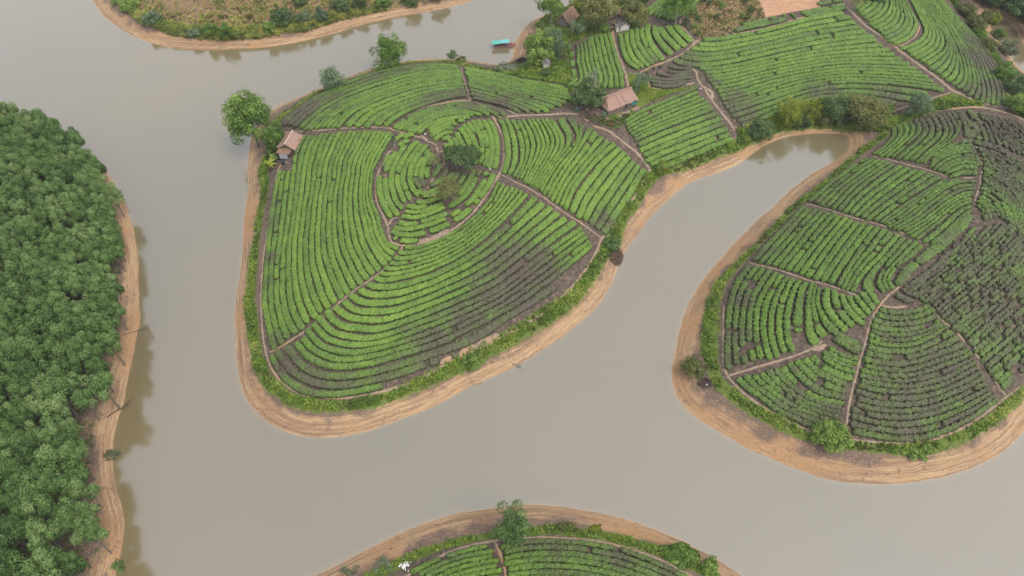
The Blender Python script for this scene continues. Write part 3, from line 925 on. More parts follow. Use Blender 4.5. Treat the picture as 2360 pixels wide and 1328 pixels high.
rows("in the eastern arcs of the ringed summit", "inwards", [
    [(1125, 274), (1138, 297), (1144, 326), (1144, 364), (1138, 391)],
    [(1112, 274), (1126, 300), (1134, 328), (1133, 359), (1127, 388)],
    [(1100, 274), (1113, 301), (1122, 325), (1123, 356), (1117, 384)],
    [(1089, 277), (1101, 300), (1110, 325), (1110, 356), (1105, 379)],
    [(1078, 281), (1095, 305)], [(1067, 287), (1086, 313), (1098, 342), (1098, 359), (1093, 380)],
    [(1056, 292), (1074, 315), (1084, 338)], [(1052, 305), (1062, 325), (1071, 340)], [(1045, 317), (1056, 335)], [(1035, 320), (1042, 336)], [(1027, 330), (1032, 346), (1028, 369)]])
rows("in the northern arcs of the ringed summit", "from the outer path", [
    [(906, 296), (930, 279), (959, 262), (990, 252), (1023, 243), (1074, 239), (1117, 246), (1150, 257), (1168, 267)],
    [(917, 299), (942, 280), (969, 263), (1003, 252), (1049, 245), (1091, 246), (1130, 257), (1149, 267)],
    [(928, 302), (952, 281), (981, 267), (1012, 258), (1057, 250), (1098, 253), (1129, 266)],
    [(939, 304), (967, 281), (1000, 266), (1032, 258), (1074, 257), (1112, 266)],
    [(951, 306), (973, 289), (995, 276), (1018, 267), (1049, 262), (1096, 266)],
    [(963, 307), (983, 292), (1015, 278), (1049, 271), (1083, 271)],
    [(986, 301), (1003, 288), (1032, 279), (1071, 277)], [(991, 304), (1015, 293), (1032, 286), (1059, 285)],
    [(990, 317), (1010, 302), (1032, 295), (1047, 296)], [(1001, 322), (1020, 309), (1044, 304)], [(1018, 322), (1039, 314)]])

field("in the field beside the thatched farmhouse", "from the western path", 9, [
    (0, [(1329, 98), (1333, 117), (1333, 140), (1337, 161), (1340, 176), (1337, 188), (1320, 200)]),
    (4, [(1362, 84), (1367, 105), (1371, 125), (1377, 155), (1384, 176), (1383, 191), (1374, 205)]),
    (8, [(1403, 74), (1411, 102), (1418, 130), (1423, 145), (1430, 165), (1433, 185), (1433, 200), (1428, 213)])], fill=0.92, tint=0.66)
rows("at the edge of the landing path", "from the top", [[(1312, 103), (1314, 112)], [(1316, 120), (1318, 132)], [(1319, 140), (1321, 153)], [(1321, 160), (1324, 177)], [(1330, 180), (1318, 192), (1309, 198)]], tint=0.6)
field("in the field below the white hut", "from the farm lane", 10, [
    (0, [(1430, 78), (1433, 102), (1442, 128), (1453, 146), (1465, 155), (1476, 161)]),
    (5, [(1494, 56), (1492, 76), (1501, 102), (1514, 122), (1528, 138)]),
    (7, [(1518, 61), (1533, 81), (1551, 103), (1566, 117)]),
    (9, [(1557, 58), (1568, 73), (1582, 86), (1594, 97)])], fill=0.92, tint=0.66)
field("in the slope behind the white hut", "from the left", 9, [
    (0, [(1484, 25), (1504, 13), (1524, -4)]), (3, [(1497, 34), (1522, 16), (1547, -6)]), (8, [(1545, 47), (1577, 27), (1600, 8), (1612, -6)])], fill=0.9, tint=0.62)
field("in the wide field above the bamboo", "from the top", 21, [
    (0, [(1618, 93), (1663, 90), (1714, 81), (1765, 71), (1816, 58), (1858, 46), (1905, 37), (1946, 28)]),
    (5, [(1553, 137), (1575, 145), (1609, 150), (1655, 146), (1710, 136), (1770, 122), (1853, 104), (1935, 91), (2012, 82)]),
    (6, [(1612, 158), (1655, 157), (1710, 148), (1770, 134), (1853, 115), (1940, 101), (2021, 92)]),
    (12, [(1650, 212), (1700, 203), (1762, 184), (1853, 165), (1945, 153), (2037, 154), (2114, 158)]),
    (17, [(1677, 257), (1716, 246), (1793, 221), (1869, 199), (1945, 189), (2021, 190), (2098, 196), (2176, 207)]),
    (20, [(1706, 291), (1732, 283), (1760, 271), (1810, 249), (1850, 233), (1896, 224), (1976, 223), (2067, 240)])], fill=0.8, tint=0.66)
rows("in the small plot at the path fork", "from the top", [
    [(1535, 152), (1565, 157), (1596, 158)], [(1536, 164), (1565, 168), (1599, 164)], [(1511, 168), (1550, 175), (1599, 170)],
    [(1494, 178), (1540, 183), (1599, 177)], [(1499, 187), (1540, 191), (1585, 185)], [(1497, 194), (1530, 199), (1560, 196), (1583, 188)],
    [(1481, 170), (1484, 172)], [(1490, 164), (1494, 165)], [(1505, 155), (1509, 156)], [(1520, 152), (1525, 153)]], tint=0.5, half=0.55)
field("in the field between thatched house and pond", "from the house", 13, [
    (0, [(1437, 282), (1479, 256), (1530, 235), (1575, 214), (1608, 199)]),
    (2, [(1445, 296), (1490, 272), (1535, 252), (1580, 235), (1616, 220)]),
    (6, [(1460, 325), (1510, 301), (1560, 282), (1600, 266), (1648, 248)]),
    (10, [(1487, 372), (1530, 352), (1575, 334), (1620, 316), (1680, 295)]),
    (12, [(1512, 389), (1560, 372), (1611, 350), (1653, 333), (1693, 318)])], fill=0.78, tint=0.66)
field("in the field inside the upper path bend", "from the tree", 12, [
    (0, [(1968, 20), (1978, 14), (1988, 6)]), (2, [(1983, 35), (2003, 22), (2018, 8), (2022, -6)]),
    (5, [(2006, 57), (2032, 45), (2049, 28), (2054, 9), (2052, -4)]),
    (11, [(2058, 103), (2088, 89), (2107, 70), (2110, 48), (2096, 22), (2084, 0)])], fill=0.88, tint=0.64)
field("in the field beside the backwater", "from the upper path bend", 21, [
    (0, [(2077, 112), (2099, 106), (2125, 90), (2134, 71), (2127, 55), (2115, 30), (2103, 8), (2097, -6)]),
    (5, [(2131, 151), (2157, 134), (2178, 116), (2182, 93), (2168, 67), (2144, 41), (2125, 19), (2114, -4)]),
    (10, [(2194, 196), (2211, 183), (2216, 159), (2211, 131), (2196, 93), (2172, 52), (2148, 19), (2133, -6)]),
    (15, [(2262, 237), (2267, 209), (2256, 159), (2237, 116), (2211, 75), (2181, 34), (2157, -4)]),
    (20, [(2327, 244), (2318, 196), (2284, 134), (2247, 86), (2200, 34), (2166, -4)])], fill=0.86, tint=0.68)
rows("below the ploughed plot", "from the left", [
    [(1693, 71), (1730, 62), (1775, 53), (1817, 43)], [(1710, 59), (1750, 49), (1792, 40)], [(1685, 77), (1689, 77)], [(1804, 37), (1812, 35)], [(1823, 33), (1829, 32)], [(1829, 40), (1834, 39)],
    [(1845, 30), (1870, 26), (1910, 19), (1945, 10)], [(1856, 36), (1890, 31), (1930, 21), (1952, 16)], [(1880, 10), (1920, 3), (1945, -2)]], half=0.8, tint=0.55)

field("at the northern end of the eastern hill", "from the pond side", 13, [
    (0, [(2057, 293), (2062, 308), (2050, 327), (2025, 348), (2009, 358)]),
    (4, [(2107, 274), (2118, 293), (2113, 310), (2087, 335), (2065, 354), (2054, 364)]),
    (8, [(2160, 261), (2177, 288), (2179, 310), (2163, 330), (2138, 351), (2114, 374)]),
    (10, [(2182, 257), (2200, 285), (2205, 305), (2190, 325), (2160, 345), (2140, 362), (2130, 375)]),
    (12, [(2204, 253), (2222, 282), (2232, 305), (2236, 318)])], fill=0.80, tint=0.56, brk=.03, gap=0.008)
field("west of the eastern hill's upper spine", "from the top", 9, [
    (0, [(2240, 325), (2206, 331), (2170, 346), (2150, 360)]), (3, [(2256, 354), (2223, 350), (2189, 356), (2163, 370), (2143, 388)]),
    (6, [(2260, 379), (2225, 374), (2195, 381), (2172, 397)]), (8, [(2257, 400), (2225, 397), (2200, 403), (2187, 408)])], fill=0.82, tint=0.55, brk=.04, gap=0.012)
field("in the upper western field of the eastern hill", "from the pond side", 24, [
    (0, [(2002, 362), (1962, 387), (1920, 418), (1889, 444), (1863, 467)]),
    (5, [(2062, 376), (2010, 411), (1968, 445), (1932, 486)]),
    (10, [(2148, 399), (2110, 424), (2065, 456), (2025, 485), (2000, 507)]),
    (12, [(2186, 411), (2140, 437), (2090, 470), (2050, 498), (2028, 515)]),
    (15, [(2253, 418), (2214, 420), (2180, 434), (2140, 462), (2096, 497), (2048, 524)]),
    (18, [(2247, 442), (2218, 447), (2180, 468), (2129, 508), (2079, 534)]),
    (21, [(2243, 463), (2208, 476), (2163, 512), (2113, 551)]),
    (23, [(2238, 484), (2210, 507), (2176, 541), (2146, 564)])], fill=0.80, tint=0.56, brk=.015)
field("in the middle western field of the eastern hill", "from the shore", 21, [
    (0, [(1854, 473), (1820, 511), (1775, 560), (1735, 603)]),
    (4, [(1911, 487), (1877, 522), (1835, 574), (1797, 620)]),
    (8, [(1964, 504), (1928, 547), (1894, 591), (1861, 640)]),
    (12, [(2025, 521), (1987, 571), (1954, 620), (1931, 662)]),
    (15, [(2070, 539), (2032, 586), (1996, 622), (1976, 648), (1966, 672)]),
    (17, [(2099, 551), (2065, 587), (2035, 625), (2025, 652), (2040, 676)]),
    (19, [(2127, 562), (2100, 587), (2075, 607), (2057, 624), (2048, 645), (2058, 665)]),
    (20, [(2238, 492), (2190, 546), (2150, 580), (2110, 610), (2082, 636), (2066, 655)])], fill=0.82, tint=0.60, brk=.03, gap=0.006)
field("in the lower western field of the eastern hill", "from the shore", 20, [
    (0, [(1729, 610), (1705, 642), (1688, 682), (1680, 730), (1677, 780), (1678, 830), (1681, 850)]),
    (4, [(1790, 624), (1772, 654), (1752, 690), (1743, 727), (1742, 766), (1748, 800), (1757, 832)]),
    (8, [(1846, 644), (1832, 664), (1820, 698), (1813, 740), (1816, 782), (1828, 813)]),
    (10, [(1873, 651), (1862, 690), (1864, 735), (1868, 768), (1880, 793)]),
    (12, [(1889, 658), (1883, 696), (1893, 725), (1910, 751), (1927, 768)]),
    (15, [(1940, 673), (1947, 701), (1970, 731), (1996, 750)]),
    (17, [(1970, 681), (1982, 699), (2004, 724)]),
    (19, [(1998, 664), (2012, 684), (2024, 701)])], fill=0.76, tint=0.62, brk=.05, gap=0.008)
rows("west of the eastern hill's lower spine", "from the top", [
    [(1905, 745), (1930, 770), (1960, 785), (1986, 795)], [(1921, 778), (1950, 797), (1982, 812)], [(1930, 776), (1958, 792), (1988, 806)]], tint=0.5, half=0.6)
field("in the south-western field of the eastern hill", "from the shore", 15, [
    (0, [(1696, 869), (1725, 893), (1759, 919), (1796, 946), (1826, 960), (1860, 977), (1894, 986)]),
    (3, [(1750, 854), (1775, 882), (1815, 912), (1860, 937), (1910, 956), (1942, 963)]),
    (6, [(1800, 838), (1818, 866), (1843, 890), (1880, 915), (1925, 927), (1952, 931)]),
    (8, [(1830, 826), (1850, 847), (1875, 869), (1910, 889), (1955, 905)]),
    (11, [(1890, 815), (1911, 835), (1943, 851), (1972, 856)]),
    (14, [(1910, 800), (1937, 817), (1980, 829)])], fill=0.86, tint=0.60, brk=.06, gap=0.035)
field("in the south-eastern field of the eastern hill", "down from the spine", 22, [
    (0, [(2021, 711), (2055, 719), (2096, 719), (2130, 709), (2148, 700)]),
    (3, [(2007, 750), (2036, 759), (2079, 761), (2130, 752), (2168, 737)]),
    (6, [(1996, 781), (2028, 792), (2070, 796), (2113, 791), (2155, 770), (2185, 748)]),
    (10, [(1986, 841), (2028, 850), (2074, 854), (2110, 848), (2146, 837), (2214, 814), (2233, 802)]),
    (14, [(1974, 887), (2019, 898), (2070, 903), (2138, 897), (2197, 876), (2257, 843)]),
    (18, [(1962, 942), (2011, 957), (2079, 962), (2146, 953), (2214, 928), (2282, 893)]),
    (21, [(1958, 990), (2028, 1005), (2096, 1010), (2146, 1003), (2214, 975), (2265, 946), (2304, 915)])], fill=0.80, tint=0.60, brk=.015, gap=0.014)
field("in the right half of the near hill", "from the shore", 19, [
    (0, [(1150, 1262), (1200, 1251), (1260, 1247), (1340, 1251), (1420, 1264), (1480, 1284), (1540, 1308), (1585, 1332)]),
    (5, [(1166, 1326), (1230, 1319), (1300, 1319), (1380, 1330), (1440, 1346), (1500, 1370)]),
    (8, [(1172, 1368), (1230, 1362), (1300, 1362), (1360, 1374), (1480, 1410), (1580, 1450)]), (18, [(1190, 1520), (1260, 1515), (1400, 1520), (1560, 1550)])], fill=0.88, tint=0.74, brk=.02)
field("in the left half of the near hill", "from the shore", 18, [
    (0, [(940, 1324), (985, 1300), (1030, 1281), (1080, 1267), (1130, 1258)]),
    (3, [(1000, 1334), (1050, 1312), (1100, 1299), (1150, 1291)]),
    (5, [(1045, 1340), (1095, 1324), (1157, 1314)]), (7, [(960, 1400), (1060, 1366), (1110, 1350), (1162, 1341)]), (17, [(860, 1550), (980, 1520), (1080, 1505), (1180, 1500)])], fill=0.88, tint=0.74, brk=.02)
# the broken rows of the far side of the eastern hill: ageing bushes with many gaps
SPARSE_FROM = len(F)
field("x", "x", 27, [
    (0, [(2085, 668), (2140, 628), (2200, 577), (2250, 522)]), (8, [(2155, 716), (2220, 662), (2290, 602), (2345, 547), (2390, 500)]),
    (18, [(2238, 796), (2290, 752), (2350, 702), (2400, 660)]), (26, [(2308, 896), (2345, 862), (2400, 812)])], fill=0.86, tint=0.58, brk=.22, gap=0.06)
rows("x", "x", [[(2078, 664), (2105, 680), (2128, 683)], [(2063, 678), (2085, 690), (2105, 693)], [(2090, 655), (2115, 668), (2150, 672)], [(2120, 640), (2165, 605), (2215, 555)], [(2105, 650), (2150, 628), (2190, 595)]], tint=0.3, half=0.5, gap=0.1, brk=.5)
field("x", "x", 30, [
    (0, [(2242, 323), (2282, 331), (2325, 352), (2375, 395)]), (8, [(2265, 366), (2295, 379), (2335, 411), (2370, 450), (2392, 490)]),
    (16, [(2265, 403), (2300, 426), (2330, 461), (2348, 500), (2353, 545)]), (22, [(2261, 428), (2290, 443), (2322, 469), (2338, 497), (2341, 522)]),
    (26, [(2253, 452), (2282, 472), (2299, 490), (2303, 500)]), (29, [(2250, 469), (2266, 482), (2273, 507)])], fill=0.86, tint=0.58, brk=.08, gap=0.02)
field("x", "x", 17, [
    (0, [(2215, 254), (2232, 285), (2243, 318)]), (3, [(2255, 259), (2275, 290), (2290, 328)]), (6, [(2275, 263), (2310, 310), (2340, 350)]),
    (11, [(2303, 268), (2345, 315), (2395, 370)]), (16, [(2345, 280), (2370, 305), (2410, 345)])], fill=0.82, tint=0.56, brk=.3, gap=0.04)
field("x", "x", 8, [(0, [(2352, 540), (2340, 590), (2300, 640)]), (7, [(2410, 560), (2390, 640), (2352, 700)])], fill=0.86, tint=0.56, brk=.22, gap=0.06)

field("x", "x", 24, [(0, [(2380, 300), (2440, 360), (2520, 420)]), (12, [(2390, 560), (2470, 500), (2560, 450)]), (23, [(2375, 860), (2470, 780), (2560, 690)])], fill=0.8, tint=0.56, brk=.2, gap=0.05)

HUT_PX = [np.array([(638, 296), (700, 296), (684, 350), (672, 392), (640, 392)]), np.array([(1386, 205), (1465, 200), (1476, 238), (1404, 262)])]


def lerp_guides(guides, n):
    ks = [g[0] for g in guides]
    cs = [resample(catmull(g[1], sub=8), n=40) for g in guides]
    out = []
    for k in range(n):
        j = max(0, min(len(ks) - 2, np.searchsorted(ks, k, side='right') - 1))
        t = (k - ks[j]) / (ks[j + 1] - ks[j])
        out.append(cs[j] * (1 - t) + cs[j + 1] * t)
    return out


SEC_A = np.array([-0.94, -1.03, -0.94, -0.60, 0.0, 0.60, 0.94, 1.03, 0.94])
SEC_Z = np.array([-0.10, 0.40, 0.78, 0.97, 1.03, 0.97, 0.78, 0.40, -0.10])
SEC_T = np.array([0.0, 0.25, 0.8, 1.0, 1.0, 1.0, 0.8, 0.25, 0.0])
NS_ = len(SEC_A)


def hedge(c, hw, hgt, base_t, ends=0.6, bushy=0.0):
    """mesh arrays of one stretch of hedge along the ground line c (N,2)"""
    L = len(c)
    st = 0.26
    s = np.arange(L) * st
    e = np.minimum(s, s[-1] - s)
    cap = np.sqrt(np.clip(1 - (1 - np.clip(e / ends, 0, 1)) ** 2, 0.02, 1))
    per = rng.uniform(1.1, 1.7)
    ph = np.cumsum(rng.uniform(0.75, 1.25, L)) * st / per
    lump = np.abs(np.sin(ph * math.pi)) ** 0.6
    w = hw * (0.91 - bushy + (0.10 + 1.5 * bushy) * lump) * (0.35 + 0.65 * cap)
    h = hgt * (0.90 - bushy * .8 + (0.11 + bushy) * lump) * (0.25 + 0.75 * cap)
    tg = np.gradient(c, axis=0)
    nn = np.stack([-tg[:, 1], tg[:, 0]], 1) / (np.linalg.norm(tg, axis=1)[:, None] + 1e-9)
    a = SEC_A[None] * w[:, None] + rng.normal(0, 0.06 + bushy * .25, (L, NS_))
    zz_ = SEC_Z[None] * h[:, None] + rng.normal(0, 0.075, (L, NS_)) * (SEC_Z > 0)[None]
    sh = rng.normal(0, 0.05, (L, NS_))
    x = c[:, None, 0] + nn[:, None, 0] * a + nn[:, None, 1] * sh
    y = c[:, None, 1] + nn[:, None, 1] * a - nn[:, None, 0] * sh
    z = hz(x, y) + zz_
    V = np.dstack([x, y, z]).reshape(-1, 3)
    ii = np.arange(L - 1)[:, None] * NS_ + np.arange(NS_ - 1)[None]
    Fq = np.stack([ii, ii + NS_, ii + NS_ + 1, ii + 1], -1).reshape(-1, 4)
    # end caps
    capq = []
    for b0, fl in ((0, 1), ((L - 1) * NS_, 0)):
        for q in range(NS_ // 2):
            f_ = [b0 + q, b0 + q + 1, b0 + NS_ - 2 - q, b0 + NS_ - 1 - q]
            if len(set(f_)) == 4:
                capq.append(f_ if fl else f_[::-1])
    Fq = np.vstack([Fq, np.array(capq)])
    d = np.zeros(L)
    for dx, dy, dr, dsn in DULLW:
        q = (c[:, 0] - dx) ** 2 + (c[:, 1] - dy) ** 2
        d = np.maximum(d, dsn * np.exp(-q / (dr * dr) * 1.2))
    tint = np.clip(base_t - d * 0.62, 0.02, 1)
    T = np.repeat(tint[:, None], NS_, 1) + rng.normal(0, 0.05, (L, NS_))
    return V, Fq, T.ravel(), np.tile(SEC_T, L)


ORD = "first second third fourth fifth sixth seventh eighth ninth tenth eleventh twelfth thirteenth fourteenth fifteenth sixteenth seventeenth eighteenth nineteenth twentieth".split()


def ordinal(n):
    if n <= 20: return ORD[n - 1]
    return {2: "twenty", 3: "thirty"}[n // 10] + "-" + ORD[n % 10 - 1] if n % 10 else {3: "thirtieth"}[n // 10]


ROWS = []   # (size in the photo, label, group, V, F, T, top)
for fi, fd in enumerate(F):
    if 'rows' in fd:
        pxs = [resample(catmull(r, sub=8), n=24) for r in fd['rows']]
        halfs = [fd['half']] * len(pxs)
        loft = False
    else:
        pxs = lerp_guides(fd['guides'], fd['n'])
        loft = True
    gr = [on_ground(p, 0.45) for p in pxs]
    for k, g in enumerate(gr):
        if loft:
            ds = []
            for o in (k - 1, k + 1):
                if 0 <= o < len(gr):
                    ds.append(seg_dist(g[:, :2], gr[o][:, :2]))
            pitch = np.min(ds, axis=0)
            if len(ds) == 2:      # where neighbours fan out or close up the hedge follows the mean spacing
                pitch = np.minimum(pitch * 1.15, (ds[0] + ds[1]) / 2)
            kern = np.ones(7) / 7
            pitch = np.convolve(np.r_[[pitch[0]] * 3, pitch, [pitch[-1]] * 3], kern, 'valid')
            hwl = np.clip(pitch * 0.5 * min(fd['fill'] * 1.02, 0.91), 0.30, 1.05)
            hw = float(np.median(hwl))
        else:
            hw = halfs[k]
            hwl = np.full(len(g), hw)
        c = resample(np.column_stack([g[:, :2], hwl]), step=0.26)
        if len(c) < 5:
            c = resample(np.column_stack([g[:, :2], hwl]), n=6)
        hwl, c = c[:, 2], c[:, :2]
        L = len(c)
        # a little sideways wander, ends that do not line up exactly
        tg = np.gradient(c, axis=0)
        nn = np.stack([-tg[:, 1], tg[:, 0]], 1) / (np.linalg.norm(tg, axis=1)[:, None] + 1e-9)
        wv = (vnoise(np.arange(L) * 0.09 + fi * 7, np.zeros(L) + k * 3.7, 11) - 0.5) * 0.34 * hw
        c = c + nn * wv[:, None]
        if L > 24:
            i0, i1 = rng.integers(0, 3), L - rng.integers(0, 3)
            c, hwl = c[i0:i1], hwl[i0:i1]
        pp = project(np.column_stack([c, hz(c[:, 0], c[:, 1]) + 0.4]))[:, :2]
        bad = np.zeros(len(c), bool)
        for hp in HUT_PX:
            bad |= in_poly(pp, hp)
        # cut into stretches
        cut = bad.copy()
        i = 8
        while i < len(c) - 8:
            if rng.random() < fd['brk'] * 0.26:
                cut[i:i + 1 + int(rng.random() < 0.3)] = True
                i += 6
            if rng.random() < fd['gap'] * 0.26:
                cut[i:i + rng.integers(4, 11)] = True
                i += 10
            i += 1
        parts, st_ = [], None
        for i in range(len(c) + 1):
            on = i < len(c) and not cut[i]
            if on and st_ is None: st_ = i
            if not on and st_ is not None:
                if i - st_ >= 4: parts.append((st_, i))
                st_ = None
        Vs, Fs, Ts, Tp, b0 = [], [], [], [], 0
        for a_, b_ in parts:
            if fi >= SPARSE_FROM:
                c[a_:b_] += np.array([.6, .8]) * rng.normal(0, .22)
                hwl[a_:b_] *= rng.uniform(.8, 1.25)
            hh = rng.uniform(0.78, 0.92) * (0.72 + 0.28 * min(hw / 0.8, 1.2))
            V, Fq, T, tp = hedge(c[a_:b_], hwl[a_:b_] * rng.uniform(0.95, 1.05), hh, fd['tint'] + rng.normal(0, 0.04), ends=min(0.75, hw), bushy=0.18 if fi >= SPARSE_FROM else 0.07 if any(q in fd['where'] for q in ('upper western', 'middle western', 'northern end')) else 0.15 if 'eastern hill' in fd['where'] else 0.0)
            Vs.append(V); Fs.append(Fq + b0); Ts.append(T); Tp.append(tp)
            b0 += len(V)
        if not Vs: continue
        V = np.vstack(Vs)
        pj = project(V[::NS_])
        vis = (pj[:, 0] > -5) & (pj[:, 0] < W0 + 5) & (pj[:, 1] > -5) & (pj[:, 1] < H0 + 5)
        if not ((pj[:, 0] > -400) & (pj[:, 0] < W0 + 400) & (pj[:, 1] < H0 + 260)).any(): continue
        size = (vis * (FPX / pj[:, 2]) ** 2).sum() * hw
        if fi >= SPARSE_FROM: size = 0
        lab = f"{ordinal(k + 1)} tea row {fd['count']} {fd['where']}"
        ROWS.append((size, lab, "tea rows " + fd['where'], V, np.vstack(Fs), np.concatenate(Ts), np.concatenate(Tp)))

ROWS.sort(key=lambda r: -r[0])
NIND = 296
rest = [r for r in ROWS[NIND:]]
for size, lab, grp, V, Fq, T, tp in ROWS[:NIND]:
    if size <= 0:
        rest.append((size, lab, grp, V, Fq, T, tp)); continue
    o_ = V.mean(0); o_[2] = V[:, 2].min()
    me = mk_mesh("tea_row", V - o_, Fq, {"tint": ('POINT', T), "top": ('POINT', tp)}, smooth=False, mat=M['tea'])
    tag(link("tea_row", me, loc=o_), lab, "tea row", grp)
b0, Vs, Fs, Ts, Tp = 0, [], [], [], []
for r in rest:
    Vs.append(r[3]); Fs.append(r[4] + b0); Ts.append(r[5]); Tp.append(r[6]); b0 += len(r[3])
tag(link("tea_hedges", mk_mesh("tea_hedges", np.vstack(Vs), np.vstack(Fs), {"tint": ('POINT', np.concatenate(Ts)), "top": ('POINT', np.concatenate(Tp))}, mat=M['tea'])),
    "broken and distant tea hedges on the far slopes", "tea hedges", kind='stuff')
print("tea rows:", len(ROWS), "kept apart:", min(NIND, len(ROWS)), "hedge tris:", sum(len(r[4]) for r in ROWS) * 2)

# ------------------------------------------------------------------ foliage builders
def unit(v):
    return v / (np.linalg.norm(v, axis=-1, keepdims=True) + 1e-9)


def cards(centers, normals, size, tint, aspect=1.0, jit=0.5, r=rng):
    """leaf-sized quads (N): arrays for one mesh"""
    n = len(centers)
    nrm = unit(normals + r.normal(0, jit, (n, 3)))
    ref = unit(r.normal(0, 1, (n, 3)))
    u_ = unit(np.cross(nrm, ref))
    v_ = np.cross(nrm, u_)
    s = (np.asarray(size) * r.uniform(0.7, 1.3, n))[:, None]
    a, b = u_ * s * 0.5, v_ * s * 0.5 * aspect
    V = np.stack([centers - a - b * 0.4, centers - b, centers + a + b * 0.2, centers + b], 1).reshape(-1, 3)
    Fq = np.arange(n * 4).reshape(n, 4)
    return V, Fq, np.asarray(tint)


def crown_mesh(name, rx, rz, mat, clumps=34, leaves=70, leaf=0.30, seed=0, low=-0.55, rough=0.22, hole=0.0, clump_r=0.36, aspect=0.8, ry=None):
    """crown = many leafy clumps spread through an uneven ellipsoid; z=0 at its centre"""
    r = np.random.default_rng(seed)
    ry = ry or rx
    d = unit(r.normal(0, 1, (clumps * 3, 3)))
    d = d[d[:, 2] > low][:clumps]
    rad = r.uniform(0.55, 0.92, len(d)) * (1 + r.normal(0, rough, len(d)))
    inner = r.random(len(d)) < 0.18
    rad[inner] *= 0.5
    cc = d * rad[:, None]
    if hole > 0:
        keepm = r.random(len(cc)) > hole
        cc = cc[keepm]
    Cs, Ns, Ts, Sz = [], [], [], []
    for c in cc:
        k = int(leaves * r.uniform(0.7, 1.3))
        q = unit(r.normal(0, 1, (k, 3)) + np.array([0, 0, 0.35]) + unit(c) * 0.35)
        cr = clump_r * r.uniform(0.75, 1.25)
        p = c + q * cr * r.uniform(0.6, 1.05, (k, 1))
        Cs.append(p * [rx, ry, rz]); Ns.append(q)
        Ts.append(np.clip(r.normal(0.5, 0.13) + r.normal(0, 0.12, k) + 0.10 * q[:, 2], 0, 1))
        Sz.append(np.full(k, leaf))
    V, Fq, T = cards(np.vstack(Cs), np.vstack(Ns), np.concatenate(Sz), np.concatenate(Ts), aspect, 0.45, r)
    return mk_mesh(name, V, Fq, {"tint": ('FACE', T)}, mat=mat)


def trunk_mesh(name, hgt, rad, rx, rz, mat, seed=0, limbs=5, lean=(0, 0)):
    """tapered trunk with limbs reaching into the crown (crown centre at hgt)"""
    r = np.random.default_rng(seed)
    mb = MB()
    pts = [(0, 0, -0.4), (0.02, 0.01, hgt * 0.25), (lean[0] * .4 + r.normal(0, .08), lean[1] * .4 + r.normal(0, .08), hgt * 0.6), (lean[0], lean[1], hgt)]
    mb.tube(pts, [rad * 1.35, rad, rad * .8, rad * .5], 7)
    for k in range(limbs):
        a = 2 * math.pi * (k + r.random() * .6) / limbs
        z0 = hgt * r.uniform(0.45, 0.8)
        e = (math.cos(a) * rx * r.uniform(.5, .8), math.sin(a) * rx * r.uniform(.5, .8), hgt + rz * r.uniform(-.1, .45))
        mid_ = (e[0] * .45, e[1] * .45, z0 + (e[2] - z0) * .6)
        mb.tube([(lean[0] * .6, lean[1] * .6, z0), mid_, e], [rad * .5, rad * .34, rad * .12], 5)
    me = bpy.data.meshes.new(name)
    me.from_pydata(mb.v, [], mb.f)
    me.materials.append(mat)
    return me


def tree_fit(x, yb, wpx, ytop, bare):
    """ground point, crown radius, crown half-height and crown centre height that fill the outline seen in the photo"""
    G = at(x, yb)
    for _ in range(3):
        s = scale_at(G)
        rx = wpx / s / 2
        ph = math.atan2(HCAM - G[2], math.hypot(G[0], G[1]))
        sp_, cp_ = math.sin(ph), math.cos(ph)
        hh = (yb - ytop) / s
        if bare < 0.12:      # crown reaches the ground: yb is the lower outline
            a_ = hh / 2
            rz = math.sqrt(max(a_ * a_ - (rx * sp_) ** 2, 0)) / cp_
            rz = min(max(rz, .5 * min(rx, a_)), 1.7 * rx)
            ry = min(max(a_ / sp_, .42 * rx), rx)
            zc = rz * .85
            G = at(x, (yb + ytop) / 2, zc)
        else:
            lo, hi = 0.5, 40.0
            for _k in range(40):
                H = (lo + hi) / 2
                rz = H * (1 - bare) / 2
                if (H - rz) * cp_ + math.sqrt((rx * sp_) ** 2 + (rz * cp_) ** 2) < hh: lo = H
                else: hi = H
            rz = max(H * (1 - bare) / 2, .35)
            zc = max(H - rz, .4)
    return G, rx, rz, zc, (ry if bare < 0.12 else rx)


TREE_N = [0]


def tree(name, base, wpx, ytop, mat, label, cat, group=None, bare=0.3, clumps=40, leaves=80, leaf=0.30, bark='bark', hole=0.0, trunk_r=None, clump_r=0.38, low=-0.55, rough=0.2, lean=(0, 0), aspect=0.8, zs=1.0):
    G, rx, rz, zc, ry = tree_fit(base[0], base[1], wpx, ytop, bare)
    H = zc + rz
    leaf = leaf * min(max(rx / 2.4, .85), 1.3)
    leaves = int(leaves * 1.5)
    TREE_N[0] += 1
    sd = 100 + TREE_N[0]
    o = tag(empty(name, G), label, cat, group)
    link("trunk", trunk_mesh("trunk", max(zc, 0.3), trunk_r or max(0.06, H * 0.018), rx, rz, M[bark], sd, lean=lean), o)
    link("crown", crown_mesh("crown", rx * 1.0, rz * 0.95, M[mat], clumps, leaves, leaf, sd, low, rough, hole, clump_r, aspect, ry * .98), o, (lean[0], lean[1], zc))
    return o


